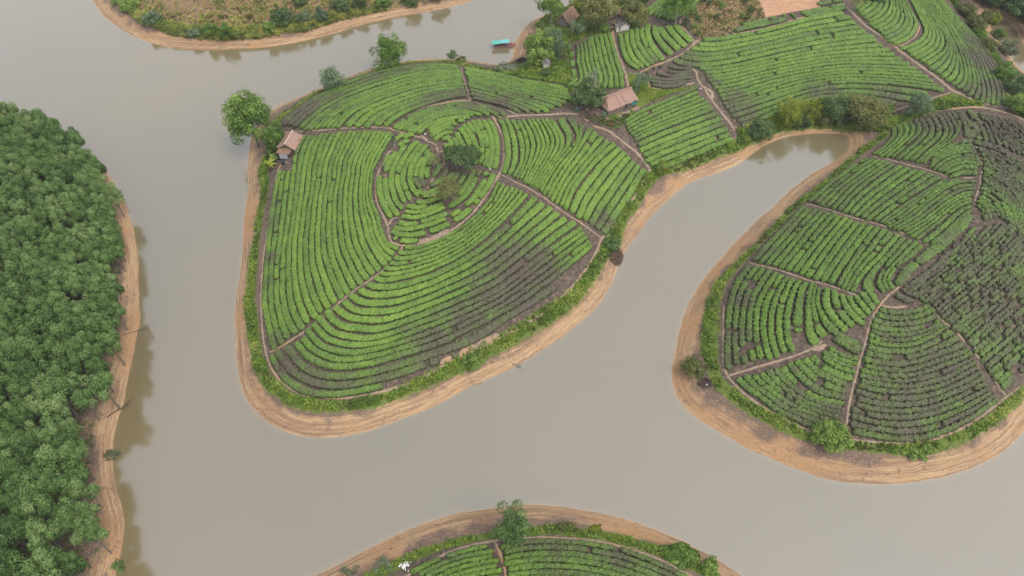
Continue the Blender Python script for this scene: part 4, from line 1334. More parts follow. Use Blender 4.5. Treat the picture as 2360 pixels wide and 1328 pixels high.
# ------------------------------------------------------------------ the wood on the left shore: one object per tree
VAR = []
for k in range(7):
    r = np.random.default_rng(50 + k)
    rx, rz = r.uniform(1.6, 2.05), r.uniform(2.3, 3.0)
    VAR.append((crown_mesh("crown", rx, rz, M['acacia'], 15, 260, 0.25, 60 + k, low=-0.15, rough=0.12, clump_r=0.42, aspect=0.75), trunk_mesh("trunk", 6.0, 0.11, rx, rz, M['bark'], 70 + k)))
cand = []
fr = np.random.default_rng(5)
fp = shore_poly(FOREST)
sp = 3.35
for i, x in enumerate(np.arange(-190, -20, sp)):
    for j, y in enumerate(np.arange(20, 205, sp * 0.9)):
        q = np.array([x + (j % 2) * sp / 2, y]) + fr.normal(0, 0.55, 2)
        s_ = sample(S_FOREST, q[0], q[1])
        z = hz(q[0], q[1])
        hc = float(np.interp(project([[q[0], q[1], z]])[0, 1], [350, 600, 900, 1150], [5.4, 5.2, 6.6, 7.6])) * fr.uniform(.88, 1.12)
        pr = project([[q[0], q[1], z + hc]])[0]
        if s_ < 0.2 + fr.random() * 0.8: continue
        if -190 < pr[0] and pr[0] < W0 and -30 < pr[1] < H0 + 110:
            cand.append((q[0], q[1], z, s_, pr[2], pr[0], pr[1], hc))
cand.sort(key=lambda c: (not (c[5] > -25 and c[6] < H0 + 40), c[4]))
print("forest trees:", len(cand))
FOREST_FAR = cand[298:]
for n, (x, y, z, s_, dep_, u_, v_, hc) in enumerate(cand[:298]):
    k = int(fr.integers(0, 7))
    sc_ = fr.uniform(0.86, 1.18) * float(np.interp(hc, [4.5, 9], [1.0, 1.22]))
    hc /= sc_
    o = empty("acacia_tree", (x, y, z), fr.uniform(0, 6.28))
    o.scale = (sc_, sc_, sc_ * fr.uniform(0.92, 1.10))
    if s_ < 3.4:
        t_ = "acacia tree on the bare bank edge of the left-hand wood"
    elif v_ < 330:
        t_ = "acacia tree at the far tip of the left-hand wood"
    elif v_ > 1050:
        t_ = "acacia tree deep in the nearest part of the left-hand wood"
    else:
        t_ = "acacia tree in the middle of the closed left-hand wood"
    tag(o, t_, "tree", t_.replace("acacia tree", "acacia trees"))
    link("trunk", VAR[k][1], o).scale = (1, 1, hc / 6.0)
    link("crown", VAR[k][0], o, (0, 0, hc))
if FOREST_FAR:
    mv, mf, mt, b0 = [], [], [], 0
    for n, (x, y, z, s_, dep_, u_, v_, hc) in enumerate(FOREST_FAR):
        me = VAR[n % 7][0]
        co = np.zeros(len(me.vertices) * 3, np.float32); me.vertices.foreach_get("co", co)
        tv = np.zeros(len(me.polygons), np.float32); me.attributes["tint"].data.foreach_get("value", tv)
        mv.append(co.reshape(-1, 3) * fr.uniform(.9, 1.15) + [x, y, z + hc]); mf.append(np.arange(len(mv[-1])).reshape(-1, 4) + b0); mt.append(tv); b0 += len(mv[-1])
    tag(link("far_wood", mk_mesh("far_wood", np.vstack(mv), np.vstack(mf), {"tint": ('FACE', np.concatenate(mt))}, mat=M['acacia'])), "distant crowns at the back of the left wood", "wood", kind='stuff')

# ------------------------------------------------------------------ single trees and shrubs
tree("broadleaf_tree", (596, 338), 90, 222, 'bright', "tall bright green tree on the shore beside the red-roofed hut", "tree", bare=0.22, clumps=70, leaves=110, leaf=0.36, trunk_r=0.22, low=-0.75)
tree("broadleaf_tree", (634, 352), 52, 283, 'bright', "smaller leafy tree tucked between the tallest shore tree and the hut", "tree", bare=0.1, clumps=36, leaves=80, leaf=0.32, low=-0.8)
tree("acacia_tree", (768, 213), 54, 158, 'blue', "grey-green tree on the north shore, smaller of the two waterside trees", "tree", bare=0.08, clumps=40, leaves=70, leaf=0.28, low=-0.8)
tree("acacia_tree", (893, 163), 70, 87, 'bright', "tall fresh green tree on the north shore of the middle hill", "tree", bare=0.1, clumps=50, leaves=90, leaf=0.30, low=-0.8)
tree("sapling_tree", (1046, 144), 28, 118, 'dark', "small dark tree at the north shore near the top of the field gap", "tree", bare=0.15, clumps=20, leaves=50, leaf=0.26)
tree("pale_shrub", (1062, 146), 26, 128, 'olive', "pale yellowish shrub beside the small dark north shore tree", "shrub", bare=0.0, clumps=18, leaves=40, leaf=0.26)
tree("shade_tree", (1066, 390), 68, 336, 'dark', "dark round shade tree on the ringed summit", "tree", bare=0.42, clumps=44, leaves=80, leaf=0.26, trunk_r=0.13, low=-0.3)
tree("shade_tree", (1033, 466), 64, 414, 'olive', "thin olive shade tree just below the ringed summit", "tree", bare=0.45, clumps=34, leaves=60, leaf=0.22, trunk_r=0.09, low=-0.2, hole=.15)
tree("sparse_tree", (1001, 390), 30, 360, 'olive', "sparse little tree on the bare summit path", "tree", bare=0.3, clumps=14, leaves=34, leaf=0.26, bark='palebark', low=-0.2, hole=.2)
tree("sparse_tree", (909, 342), 18, 312, 'blue', "spindly grey tree at the top of the western ring path", "tree", bare=0.35, clumps=9, leaves=24, leaf=0.24, bark='palebark')
tree("sparse_tree", (889, 394), 14, 372, 'blue', "spindly bare stem standing on the western ring path", "tree", bare=0.5, clumps=5, leaves=16, leaf=0.24, bark='palebark')
tree("silver_tree", (1360, 236), 30, 160, 'silver', "slender silvery tree rising behind the leafy farmyard tree", "tree", bare=0.35, clumps=26, leaves=60, leaf=0.24, bark='palebark', low=-0.7)
tree("fruit_tree", (1352, 246), 66, 196, 'dark', "dense dark fruit tree at the west end of the large thatched house", "tree", bare=0.12, clumps=44, leaves=80, leaf=0.32, low=-0.7)
tree("airy_tree", (1472, 218), 46, 172, 'blue', "airy grey-green tree behind the large thatched house", "tree", bare=0.3, clumps=26, leaves=48, leaf=0.24, hole=.12)
tree("riverside_tree", (1270, 54), 54, -8, 'bright', "tall tree with a pale trunk at the water beside the collapsed hut", "tree", bare=0.28, clumps=44, leaves=70, leaf=0.32, bark='palebark', trunk_r=.14)
tree("creeper_tree", (1240, 154), 60, 78, 'bright', "creeper-covered bright green tree beside the boat landing", "tree", bare=0.03, clumps=56, leaves=80, leaf=0.34, low=-0.9)
tree("creeper_tree", (1277, 140), 48, 56, 'blue', "taller blue-green tree behind the little outhouse", "tree", bare=0.1, clumps=40, leaves=70, leaf=0.28, low=-0.85)
tree("mango_tree", (1374, 68), 80, -12, 'olive', "largest round olive tree in the hamlet", "tree", bare=0.14, clumps=64, leaves=95, leaf=0.32, low=-0.7)
tree("yellow_tree", (1342, 34), 56, -14, 'bamboo', "yellow-green tree at the top edge behind the round olive tree", "tree", bare=0.1, clumps=30, leaves=60, leaf=0.32)
tree("longan_tree", (1460, 58), 58, 2, 'olive', "brownish olive tree behind the white hut", "tree", bare=0.15, clumps=44, leaves=80, leaf=0.30, bark='palebark', low=-0.6)
tree("dark_tree", (1424, 12), 50, -34, 'dark', "dark tree behind the small open thatched shelter", "tree", bare=0.1, clumps=34, leaves=70, leaf=0.32)
tree("dark_tree", (1476, 10), 44, -30, 'dark', "dark tree at the top edge right of the open shelter", "tree", bare=0.1, clumps=30, leaves=70, leaf=0.32)
tree("field_tree", (1556, 56), 62, -12, 'bright', "bright tree with a bare pale trunk at the weedy plot", "tree", bare=0.34, clumps=44, leaves=75, leaf=0.30, bark='palebark', trunk_r=.12)
tree("garden_bush", (1332, 82), 36, 46, 'blue', "bluish bush in front of the collapsed hut", "bush", bare=0.0, clumps=26, leaves=60, leaf=0.26)
tree("garden_bush", (1318, 84), 22, 68, 'bamboo', "yellow-green garden bush at the lane below the collapsed hut", "bush", bare=0.0, clumps=16, leaves=40, leaf=0.26)
tree("garden_bush", (1392, 72), 24, 52, 'bright', "small bush at the end of the farmyard", "bush", bare=0.0, clumps=16, leaves=40, leaf=0.26)
tree("shore_bush", (1172, 170), 62, 146, 'silver', "wide pale bush on the shore below the boat", "bush", bare=0.0, clumps=36, leaves=60, leaf=0.24, low=-.2)
tree("garden_bush", (1256, 178), 26, 158, 'dark', "dark bush just below the little outhouse", "bush", bare=0.0, clumps=18, leaves=44, leaf=0.24)
tree("thin_tree", (1964, 29), 44, -6, 'olive', "thin tree at the upper end of the main path", "tree", bare=0.4, clumps=16, leaves=34, leaf=0.24, bark='palebark', hole=.2)
tree("dark_tree", (2018, 6), 40, -22, 'dark', "dark tree at the top edge inside the path bend", "tree", bare=0.1, clumps=30, leaves=60, leaf=0.30)
tree("lychee_tree", (1990, 300), 92, 226, 'olive', "largest dark bushy tree at the head of the pond", "tree", bare=0.02, clumps=80, leaves=95, leaf=0.30, low=-0.8)
tree("lychee_tree", (1926, 282), 66, 224, 'dark', "dark green tree left of the large one at the pond head", "tree", bare=0.03, clumps=54, leaves=80, leaf=0.30, low=-0.8)
tree("bamboo_clump", (1822, 302), 54, 229, 'bamboo', "bright yellow-green bamboo clump leaning over the pond", "bamboo", bare=0.05, clumps=34, leaves=80, leaf=0.34, low=-0.8, aspect=.4, clump_r=.42)
tree("bamboo_clump", (1868, 288), 46, 228, 'bamboo', "looser bamboo clump right of the leaning one", "bamboo", bare=0.05, clumps=24, leaves=60, leaf=0.32, low=-0.8, aspect=.4)
tree("pond_bush", (1852, 296), 40, 262, 'dark', "round green bush between the two bamboo clumps", "bush", bare=0.0, clumps=30, leaves=60, leaf=0.28, low=-.7)
tree("pond_bush", (1895, 290), 40, 258, 'olive', "brownish bush on the pond bank right of the bamboo", "bush", bare=0.0, clumps=28, leaves=60, leaf=0.28, low=-.7)
tree("pond_bush", (1756, 320), 60, 272, 'dark', "dark wide bush at the lower end of the path to the pond", "bush", bare=0.0, clumps=44, leaves=70, leaf=0.28, low=-.7)
tree("wayside_tree", (2105, 266), 48, 214, 'blue', "grey-green tree on the ridge where two paths nearly meet", "tree", bare=0.12, clumps=36, leaves=70, leaf=0.26, low=-.7)
tree("ridge_bush", (2205, 236), 34, 222, 'bamboo', "yellow-green bush on the ridge strip near the path junction", "bush", bare=0.0, clumps=20, leaves=50, leaf=0.26)
tree("round_bush", (1600, 870), 54, 826, 'olive', "round olive bush alone on the west bank of the eastern hill", "bush", bare=0.02, clumps=44, leaves=80, leaf=0.26, low=-.7)
tree("round_tree", (1920, 1034), 70, 972, 'bright', "round bright tree on the south shore of the eastern hill", "tree", bare=0.05, clumps=60, leaves=100, leaf=0.28, low=-.7)
tree("bank_bush", (1411, 580), 42, 545, 'acacia', "grey-green bush above the brush heap on the east bank", "bush", bare=0.0, clumps=30, leaves=60, leaf=0.26, low=-.7)
tree("bank_bush", (1090, 850), 42, 812, 'bright', "vivid green bush on the southern bank of the middle hill", "bush", bare=0.0, clumps=32, leaves=70, leaf=0.30, low=-.7)
tree("bank_bush", (2112, 1056), 44, 1024, 'bright', "left of two vivid bushes on the south bank of the eastern hill", "bush", bare=0.0, clumps=30, leaves=70, leaf=0.28, low=-.7)
tree("bank_bush", (2146, 1050), 36, 1020, 'bright', "right of two vivid bushes on the south bank of the eastern hill", "bush", bare=0.0, clumps=26, leaves=60, leaf=0.28, low=-.7)
tree("eucalyptus_tree", (1180, 1250), 76, 1174, 'acacia', "grey-green tree beside the path fork on the near hill", "tree", bare=0.12, clumps=46, leaves=80, leaf=0.24, bark='palebark', low=-.7, hole=.1)
tree("silver_shrub", (806, 1330), 42, 1306, 'silver', "small silvery shrub on the near bank at the bottom edge", "shrub", bare=0.1, clumps=16, leaves=36, leaf=0.22, hole=.1)
tree("sapling_tree", (896, 1314), 36, 1284, 'blue', "leaning sapling beside the white rubbish heap", "sapling", bare=0.2, clumps=12, leaves=30, leaf=0.22, lean=(-.7, .3))
tree("bank_bush", (1302, 1226), 44, 1204, 'olive', "round olive bush in the grass strip of the near hill", "bush", bare=0.0, clumps=30, leaves=60, leaf=0.26)
tree("bank_bush", (1368, 1228), 34, 1210, 'bamboo', "yellow-green bush in the grass strip of the near hill", "bush", bare=0.0, clumps=24, leaves=50, leaf=0.26)
tree("leafy_bush", (1562, 1298), 80, 1258, 'bright', "wide large-leaved bush on the right shoulder of the near hill", "bush", bare=0.0, clumps=70, leaves=90, leaf=0.36, low=-.4)
tree("leafy_bush", (1636, 1328), 40, 1290, 'bright', "smaller large-leaved bush nearest the water on the near hill", "bush", bare=0.0, clumps=30, leaves=60, leaf=0.32, low=-.3)
tree("bamboo_clump", (1529, 410), 32, 366, 'bamboo', "upright yellow-green bamboo tuft at the corner of the eastern field", "bamboo", bare=0.0, clumps=20, leaves=60, leaf=0.28, low=-.8, aspect=.4)
tree("leaning_shrub", (246, 1058), 38, 1036, 'silver', "shrub leaning over the red bank of the wood", "shrub", bare=0.1, clumps=14, leaves=36, leaf=0.22, lean=(.8, 0))
tree("leaning_shrub", (268, 1316), 34, 1288, 'acacia', "shrub at the waterline below the nearest wood", "shrub", bare=0.1, clumps=14, leaves=36, leaf=0.22, lean=(.5, 0))
for (bx, by, w_, yt, mt_, lb) in [
    (2272, 52, 26, 24, 'olive', "olive tree on the strip between upper field and backwater"),
    (2292, 56, 24, 26, 'bamboo', "yellow-green tree standing against the backwater"),
    (2302, 92, 30, 66, 'bright', "pale green tree at the middle of the backwater bank"),
    (2326, 132, 40, 96, 'silver', "feathery pale tree on the backwater bank below the bend"),
    (2318, 190, 48, 146, 'bright', "leafy tree at the lower backwater bank"),
    (2350, 225, 50, 172, 'dark', "dark tree at the right edge below the backwater"),
    (2352, 262, 54, 214, 'bright', "bright tree at the right edge beside the path end"),
    (2230, 40, 40, 8, 'olive', "brownish bush at the top of the backwater strip"),
    (2252, 72, 44, 40, 'olive', "brownish bush halfway along the backwater strip"),
    (2280, 120, 44, 90, 'olive', "low olive bush between field edge and pale bank trees")]:
    tree("bank_tree", (bx, by), w_, yt, mt_, lb, "tree", bare=0.05, clumps=32, leaves=60, leaf=0.30, low=-.7)
for n, (bx, by, w_, yt) in enumerate([(2240, -6, 70, -60), (2275, 6, 64, -40), (2312, 18, 66, -24), (2345, 30, 60, -12), (2372, 46, 60, 0), (2300, -14, 70, -66), (2345, -6, 70, -50), (2385, 10, 60, -30), (2395, 80, 50, 30)]):
    tree("forest_tree", (bx, by), w_, yt, 'dark', "dark forest tree in the top right corner beyond the backwater", "tree", "dark forest trees beyond the backwater", bare=0.1, clumps=36, leaves=70, leaf=0.36, low=-.6)
for n, (bx, by, w_, yt, mt_, lb) in enumerate([
    (348, 58, 40, 26, 'blue', "bluish bush above the curved bank of the scrubby island"),
    (292, 26, 40, -8, 'bright', "bright tree at the left end of the scrubby island"),
    (264, 12, 24, -10, 'bright', "small bush at the far left tip of the scrubby island"),
    (518, 92, 34, 54, 'bright', "upright green bush at the lowest curve of the scrubby island"),
    (482, 84, 32, 54, 'bright', "soft green bush left of the upright one on the scrubby island"),
    (446, 84, 26, 66, 'blue', "small dark bush near the bank of the scrubby island"),
    (620, 80, 26, 48, 'bright', "narrow bright bush in the reeds of the scrubby island"),
    (655, 60, 62, 20, 'dark', "wide dark thicket in the reeds of the scrubby island"),
    (700, 56, 34, 26, 'blue', "grey-green bush at the bank right of the dark thicket"),
    (742, 50, 34, 20, 'blue', "round bluish bush at the bank, middle of the scrubby island"),
    (785, 28, 42, -4, 'dark', "dark bush at the right part of the scrubby island"),
    (828, 24, 36, -8, 'dark', "dark bush close to the right bank of the scrubby island"),
    (880, 22, 34, -8, 'bright', "green bush at the right end of the scrubby island"),
    (690, 12, 40, -14, 'dark', "dark bush at the top edge of the scrubby island"),
    (950, 14, 40, -20, 'dark', "dark bush above the narrow right bank of the scrubby island"),
    (1010, 2, 44, -34, 'dark', "last dark bush at the far right of the scrubby island")]):
    tree("island_bush", (bx, by), w_, yt, mt_, lb, "bush", bare=0.02, clumps=30, leaves=60, leaf=0.30, low=-.75)
for n, (bx, by) in enumerate([(1600, 30), (1606, 44), (1590, 36), (1612, 52), (1578, 62), (1592, 72), (1602, 66), (1624, 6), (1635, 14), (1664, 20), (1718, 8), (1730, 30), (1712, 44), (1724, 46), (1652, 45), (1610, 84), (1585, 50)]):
    tree("weed_bush", (bx, by), 14, by - 15, 'dark' if n % 3 else 'bright', "low bush dotted over the weedy plot below the top edge", "bush", "low bushes in the weedy plot", bare=0.0, clumps=12, leaves=30, leaf=0.26)

# banana plant, agaves, red flowers
def frond_plant(name, base, nleaf, length, width, mat, label, cat, stem=0.0, droop=0.6, leafname="leaf"):
    G = at(*base)
    r = np.random.default_rng(int(base[0]))
    o = tag(empty(name, G), label, cat)
    if stem > 0:
        mb = MB(); mb.tube([(0, 0, -.2), (.03, 0, stem)], [.14, .09], 7); mb.build("stem", M['bark'], o)
    for k in range(nleaf):
        a = 2 * math.pi * k / nleaf + r.normal(0, .15)
        L = length * r.uniform(.75, 1.1)
        el = r.uniform(.5, 1.1)
        V, Fq = [], []
        for i in range(6):
            t = i / 5
            d_ = L * t * math.cos(el) + .25 * L * t * t
            zz_ = stem + L * t * math.sin(el) - droop * L * t * t * .8
            w_ = width * math.sin(math.pi * min(.97, .12 + t * .88)) * .5
            for sgn in (-1, 0, 1):
                V.append((math.cos(a) * d_ - math.sin(a) * w_ * sgn, math.sin(a) * d_ + math.cos(a) * w_ * sgn, zz_ + (0.05 if sgn == 0 else 0)))
        for i in range(5):
            for j in range(2):
                b_ = i * 3 + j
                Fq.append((b_, b_ + 3, b_ + 4, b_ + 1))
        link(leafname, mk_mesh(leafname, np.array(V), np.array(Fq), {"tint": ('FACE', np.full(len(Fq), .55 + r.normal(0, .15)))}, mat=M[mat]), o)
    return o


frond_plant("banana_plant", (624, 388), 10, 2.3, 0.55, 'bamboo', "banana plant with long drooping leaves below the shore hut", "banana plant", 1.3)
frond_plant("banana_plant", (632, 372), 8, 1.9, 0.5, 'bright', "smaller banana plant close to the shore hut wall", "banana plant", 1.0)
frond_plant("agave_plant", (1331, 254), 14, 1.1, 0.22, 'agave', "bluish agave at the foot of the dark fruit tree", "agave", 0, .1)
frond_plant("agave_plant", (1395, 264), 16, 1.1, 0.24, 'agave', "bluish agave in front of the large thatched house", "agave", 0, .1)
frond_plant("agave_plant", (1425, 297), 12, .9, 0.2, 'silver', "grey agave beside the red flowers on the garden bank", "agave", 0, .1)
o = tag(empty("flower_bush", at(1408, 292)), "small bush of red flowers beside the path below the house", "flowers")
link("foliage", crown_mesh("foliage", .5, .45, M['bright'], 10, 24, .2, 901), o, (0, 0, .4))
link("blossom", crown_mesh("blossom", .52, .5, M['red'], 8, 14, .16, 902, low=0), o, (0, 0, .5))

# ------------------------------------------------------------------ undergrowth (grass blades, weeds, low leafy plants nobody could count)
def tufts(points, heights, tints, r, blades=7, leafy=0.45, lw=0.16):
    """blades of grass and leafy weeds at ground points (N,3)"""
    Vs, Ts = [], []
    n = len(points)
    isleaf = r.random(n) < leafy
    g = points[~isleaf]; gh = heights[~isleaf]; gt = tints[~isleaf]
    k = blades
    if len(g):
        a = r.uniform(0, 2 * math.pi, (len(g), k))
        lean_ = r.uniform(.15, .75, (len(g), k))
        h = gh[:, None] * r.uniform(.6, 1.1, (len(g), k))
        b_ = np.stack([g[:, None, 0] + r.normal(0, .12, a.shape), g[:, None, 1] + r.normal(0, .12, a.shape), np.repeat(g[:, None, 2], k, 1) - .05], -1)
        dv = np.stack([np.cos(a), np.sin(a), np.zeros_like(a)], -1)
        sd = np.stack([-np.sin(a), np.cos(a), np.zeros_like(a)], -1)
        tip = b_ + dv * (lean_ * h)[..., None] + np.array([0, 0, 1]) * (h * (1 - .35 * lean_))[..., None]
        midp = b_ + dv * (lean_ * h * .35)[..., None] + np.array([0, 0, 1]) * (h * .68)[..., None]
        w_ = lw * r.uniform(.6, 1.2, a.shape)[..., None]
        q = np.stack([b_, midp + sd * w_ * .5, tip, midp - sd * w_ * .5], 2).reshape(-1, 3)
        Vs.append(q)
        Ts.append(np.clip(np.repeat(gt, k) + r.normal(0, .08, len(g) * k), 0, 1))
    l = points[isleaf]; lh = heights[isleaf]; lt = tints[isleaf]
    if len(l):
        kk = 14
        q = unit(r.normal(0, 1, (len(l), kk, 3)) + np.array([0, 0, .5]))
        rad = (lh * .5)[:, None, None]
        c = l[:, None, :] + np.array([0, 0, 1]) * (lh * .45)[:, None, None] + q * rad * r.uniform(.6, 1.1, (len(l), kk, 1)) * np.array([1.15, 1.15, .9])
        V, _, T = cards(c.reshape(-1, 3), q.reshape(-1, 3), np.full(len(l) * kk, .30), np.clip(np.repeat(lt, kk) + r.normal(0, .08, len(l) * kk), 0, 1), .8, .5, r)
        Vs.append(V); Ts.append(T)
    return Vs, Ts


def emit(name, Vs, Ts, mat, label, cat):
    V = np.vstack(Vs)
    return tag(link(name, mk_mesh(name, V, np.arange(len(V)).reshape(-1, 4), {"tint": ('FACE', np.concatenate(Ts))}, mat=M[mat])), label, cat, kind='stuff')


STRIP_LBL = {'central': "mixed grass and weeds along the middle hill shore", 'north_bank': "low grass fringe on the middle hill's north bank", 'east': "weeds and grass around the eastern hill",
             'ridge': "tall grass on the ridge path strip", 'south': "lush grass strip along the near hill", 'stream': "olive scrub strip beside the backwater"}
ur = np.random.default_rng(31)
for k, c in strip_world.items():
    xy = resample(c, step=0.25)
    P_, H_, T_ = [], [], []
    for i in range(len(xy)):
        hwid = xy[i, 2]
        n = max(1, int(hwid * 2 * 0.25 * 9))
        off = ur.uniform(-1, 1, (n, 2)) * [hwid, hwid]
        q = xy[i, :2] + off * .92
        edge = np.abs(off).max(1) / hwid
        z = hz(q[:, 0], q[:, 1])
        okm = (sample(S_ALL, q[:, 0], q[:, 1]) > 1.2)
        cl = vnoise(q[:, 0] / 2.2, q[:, 1] / 2.2, 21)
        big_ = vnoise(q[:, 0] / 7 + 40, q[:, 1] / 7, 22)
        hgt = (0.35 + 1.35 * cl ** 2.0) * (1.1 - .45 * edge)
        tt = np.clip(0.02 + 0.85 * big_ + 0.5 * (cl - .5) + ur.normal(0, .09, n), 0, 1)
        if k == 'stream': tt = np.clip(tt * .6, 0, 1); hgt = hgt * 1.6
        if k == 'north_bank': tt = np.clip(tt + .15, 0, 1); hgt *= .7
        if k == 'south': tt = np.clip(.35 + tt * .4, 0, 1); hgt *= .75
        shr = ur.random(n) < .05 * (1 + 2 * (big_ > .6))
        hgt = np.where(shr, ur.uniform(1.1, 2.0, n), hgt); tt = np.where(shr, ur.uniform(.2, .7, n), tt)
        okm &= ~((vnoise(q[:, 0] / 1.6 + 5, q[:, 1] / 1.6, 26) < (.36 if k == 'east' else .26)) & (ur.random(n) < .85))
        P_.append(np.column_stack([q, z])[okm]); H_.append(hgt[okm]); T_.append(tt[okm])
    Vs, Ts = tufts(np.vstack(P_), np.concatenate(H_), np.concatenate(T_), ur, 6, .45)
    emit("bank_undergrowth", Vs, Ts, 'under', STRIP_LBL[k], "undergrowth")


def plot_fill(px_poly, n, hmin, hmax, tmin, tmax, leafy=.4, lw=.16, blades=6, nz=3.0, hole=None):
    g = on_ground(px_poly)[:, :2]
    lo, hi = g.min(0), g.max(0)
    q = ur.uniform(lo, hi, (n * 3, 2))
    q = q[in_poly(q, g)][:n]
    q = q[sample(S_ALL, q[:, 0], q[:, 1]) > 2.2]
    if hole is not None: q = q[~in_poly(q, hole) | (ur.random(len(q)) < .12)]
    cl = vnoise(q[:, 0] / nz, q[:, 1] / nz, 23)
    h = hmin + (hmax - hmin) * cl
    t_ = np.clip(tmin + (tmax - tmin) * vnoise(q[:, 0] / 2 + 9, q[:, 1] / 2, 24) + ur.normal(0, .1, len(q)), 0, 1)
    return tufts(np.column_stack([q, hz(q[:, 0], q[:, 1])]), h, t_, ur, blades, leafy, lw)


Vs, Ts = plot_fill(PLOTS['landing'], 2600, .3, 1.1, .25, .8)
emit("landing_weeds", Vs, Ts, 'under', "rank weeds around the boat landing", "weeds")
Vs, Ts = plot_fill(PLOTS['hut_lawn'], 1500, .1, .35, .4, .95, .1)
emit("lawn_grass", Vs, Ts, 'under', "short yellowing grass behind the thatched house", "grass")
Vs, Ts = plot_fill(PLOTS['lane'], 500, .2, .6, .2, .8)
v1, t1 = plot_fill(PLOTS['hamlet'], 1900, .2, .8, .15, .75)
v2, t2 = plot_fill(PLOTS['house_side'], 500, .2, .7, .1, .7)
emit("yard_weeds", v1 + v2, t1 + t2, 'under', "weeds between the trees and huts of the hamlet", "weeds")
v1, t1 = plot_fill(PLOTS['pond_side'], 3800, .3, 1.3, .15, .95, .55)
emit("pond_thicket", v1, t1, 'under', "thick bushy growth along the head of the pond", "undergrowth")
Vs, Ts = plot_fill(PLOTS['lane'], 500, .2, .6, .2, .8)
emit("lane_weeds", Vs, Ts, 'under', "weeds along the farm lane", "weeds")
Vs, Ts = plot_fill([(1590, -20), (1740, -20), (1765, 42), (1700, 62), (1660, 88), (1612, 92), (1590, 70)], 1500, .1, .55, 0, .7, .35, .2)
emit("plot_weeds", Vs, Ts, 'dry', "dry weeds scattered on the cleared plot", "weeds")
NWP = [(225, -60), (275, 20), (330, 62), (400, 86), (480, 98), (590, 94), (700, 78), (800, 48), (900, 24), (1000, 2), (1090, -40), (900, -120), (400, -120)]
NWC = [(380, -60), (365, 6), (400, 30), (440, 38), (475, 36), (490, 6), (500, -60)]
NWCW = on_ground(NWC)[:, :2]
v1, t1 = plot_fill(NWP, 6500, .4, 1.5, .15, 1.0, .3, .22, 8, hole=NWCW)
v2, t2 = plot_fill([(280, 22), (330, 60), (400, 84), (480, 96), (590, 92), (700, 76), (800, 46), (900, 22), (900, 10), (780, 30), (650, 58), (500, 72), (400, 55), (330, 28)], 3600, .7, 1.7, .35, .95, .4, .26, 8)
emit("island_scrub", v1 + v2, t1 + t2, 'dry', "reeds and dry scrub covering the far left island", "scrub")
Vs, Ts = plot_fill([(1322, 258), (1350, 262), (1392, 270), (1440, 262), (1455, 250), (1468, 262), (1440, 285), (1420, 300), (1400, 292), (1370, 284), (1350, 270)], 420, .15, .5, .0, .7, .4)
emit("garden_weeds", Vs, Ts, 'under', "patchy weeds in the farmhouse garden", "weeds")
# forest floor litter and low saplings along the wood's edge
fe = resample(np.vstack([fp, fp[0]]), step=.8)
q = fe + ur.normal(0, 2.2, fe.shape)
ss = sample(S_FOREST, q[:, 0], q[:, 1])
q = q[(ss > 3.2) & (ss < 7)]
Vs, Ts = tufts(np.column_stack([q, hz(q[:, 0], q[:, 1])]), ur.uniform(.4, 1.6, len(q)), ur.uniform(.15, .5, len(q)), ur, 6, .7)
fi_ = ur.uniform([-190, 20], [-25, 200], (16000, 2))
fi_ = fi_[sample(S_FOREST, fi_[:, 0], fi_[:, 1]) > 2.5]
v2, t2 = tufts(np.column_stack([fi_, hz(fi_[:, 0], fi_[:, 1])]), ur.uniform(.5, 1.8, len(fi_)), ur.uniform(.15, .4, len(fi_)), ur, 6, .75)
Vs, Ts = Vs + v2, Ts + t2
emit("wood_undergrowth", Vs, Ts, 'under', "low growth under the trees of the left wood", "undergrowth")


# flotsam, stones and dry stalks left along the drawdown banks
dq = []
for pl in (MAIN, FOREST, SOUTH, NORTHWEST):
    e_ = resample(shore_poly(pl), step=.12)
    dq.append(e_ + ur.normal(0, 2.4, e_.shape))
dq = np.vstack(dq)
ds_ = sample(S_ALL, dq[:, 0], dq[:, 1])
pr_ = project(np.column_stack([dq, np.zeros(len(dq))]))
dens = vnoise(dq[:, 0] / 4, dq[:, 1] / 4, 41) * .6 + vnoise(dq[:, 0] / 13, dq[:, 1] / 13, 42) * .6
ok_ = (ds_ > .35) & (ds_ < 5.0) & (pr_[:, 0] > -60) & (pr_[:, 0] < W0 + 60) & (pr_[:, 1] > -60) & (pr_[:, 1] < H0 + 60) & (ur.random(len(dq)) < np.clip(dens - .42, 0, 1) * np.clip(ds_ / 2.5, .25, 1))
dq = dq[ok_][:9000]
n_ = len(dq)
cz = hz(dq[:, 0], dq[:, 1]) + .03
c_ = np.column_stack([dq, cz])
d_ = unit(ur.normal(0, 1, (n_, 3)) * [1, 1, .25]) * (ur.uniform(.12, .75, (n_, 1)) ** 1.3)
s_ = unit(np.cross(d_, [0, 0, 1])) * ur.uniform(.03, .13, (n_, 1))
up_ = np.array([0, 0, .07])
V = np.stack([c_ - d_ / 2 - s_, c_ - d_ / 2 + s_, c_ + d_ / 2 + s_ * .5 + up_, c_ + d_ / 2 - s_ * .5 + up_], 1).reshape(-1, 3)
tag(link("bank_debris", mk_mesh("bank_debris", V, np.arange(n_ * 4).reshape(n_, 4), {"tint": ('FACE', np.clip(ur.normal(.42, .3, n_), 0, 1))}, mat=M['twig'])), "stones and driftwood scraps along the bare banks", "debris", kind='stuff')


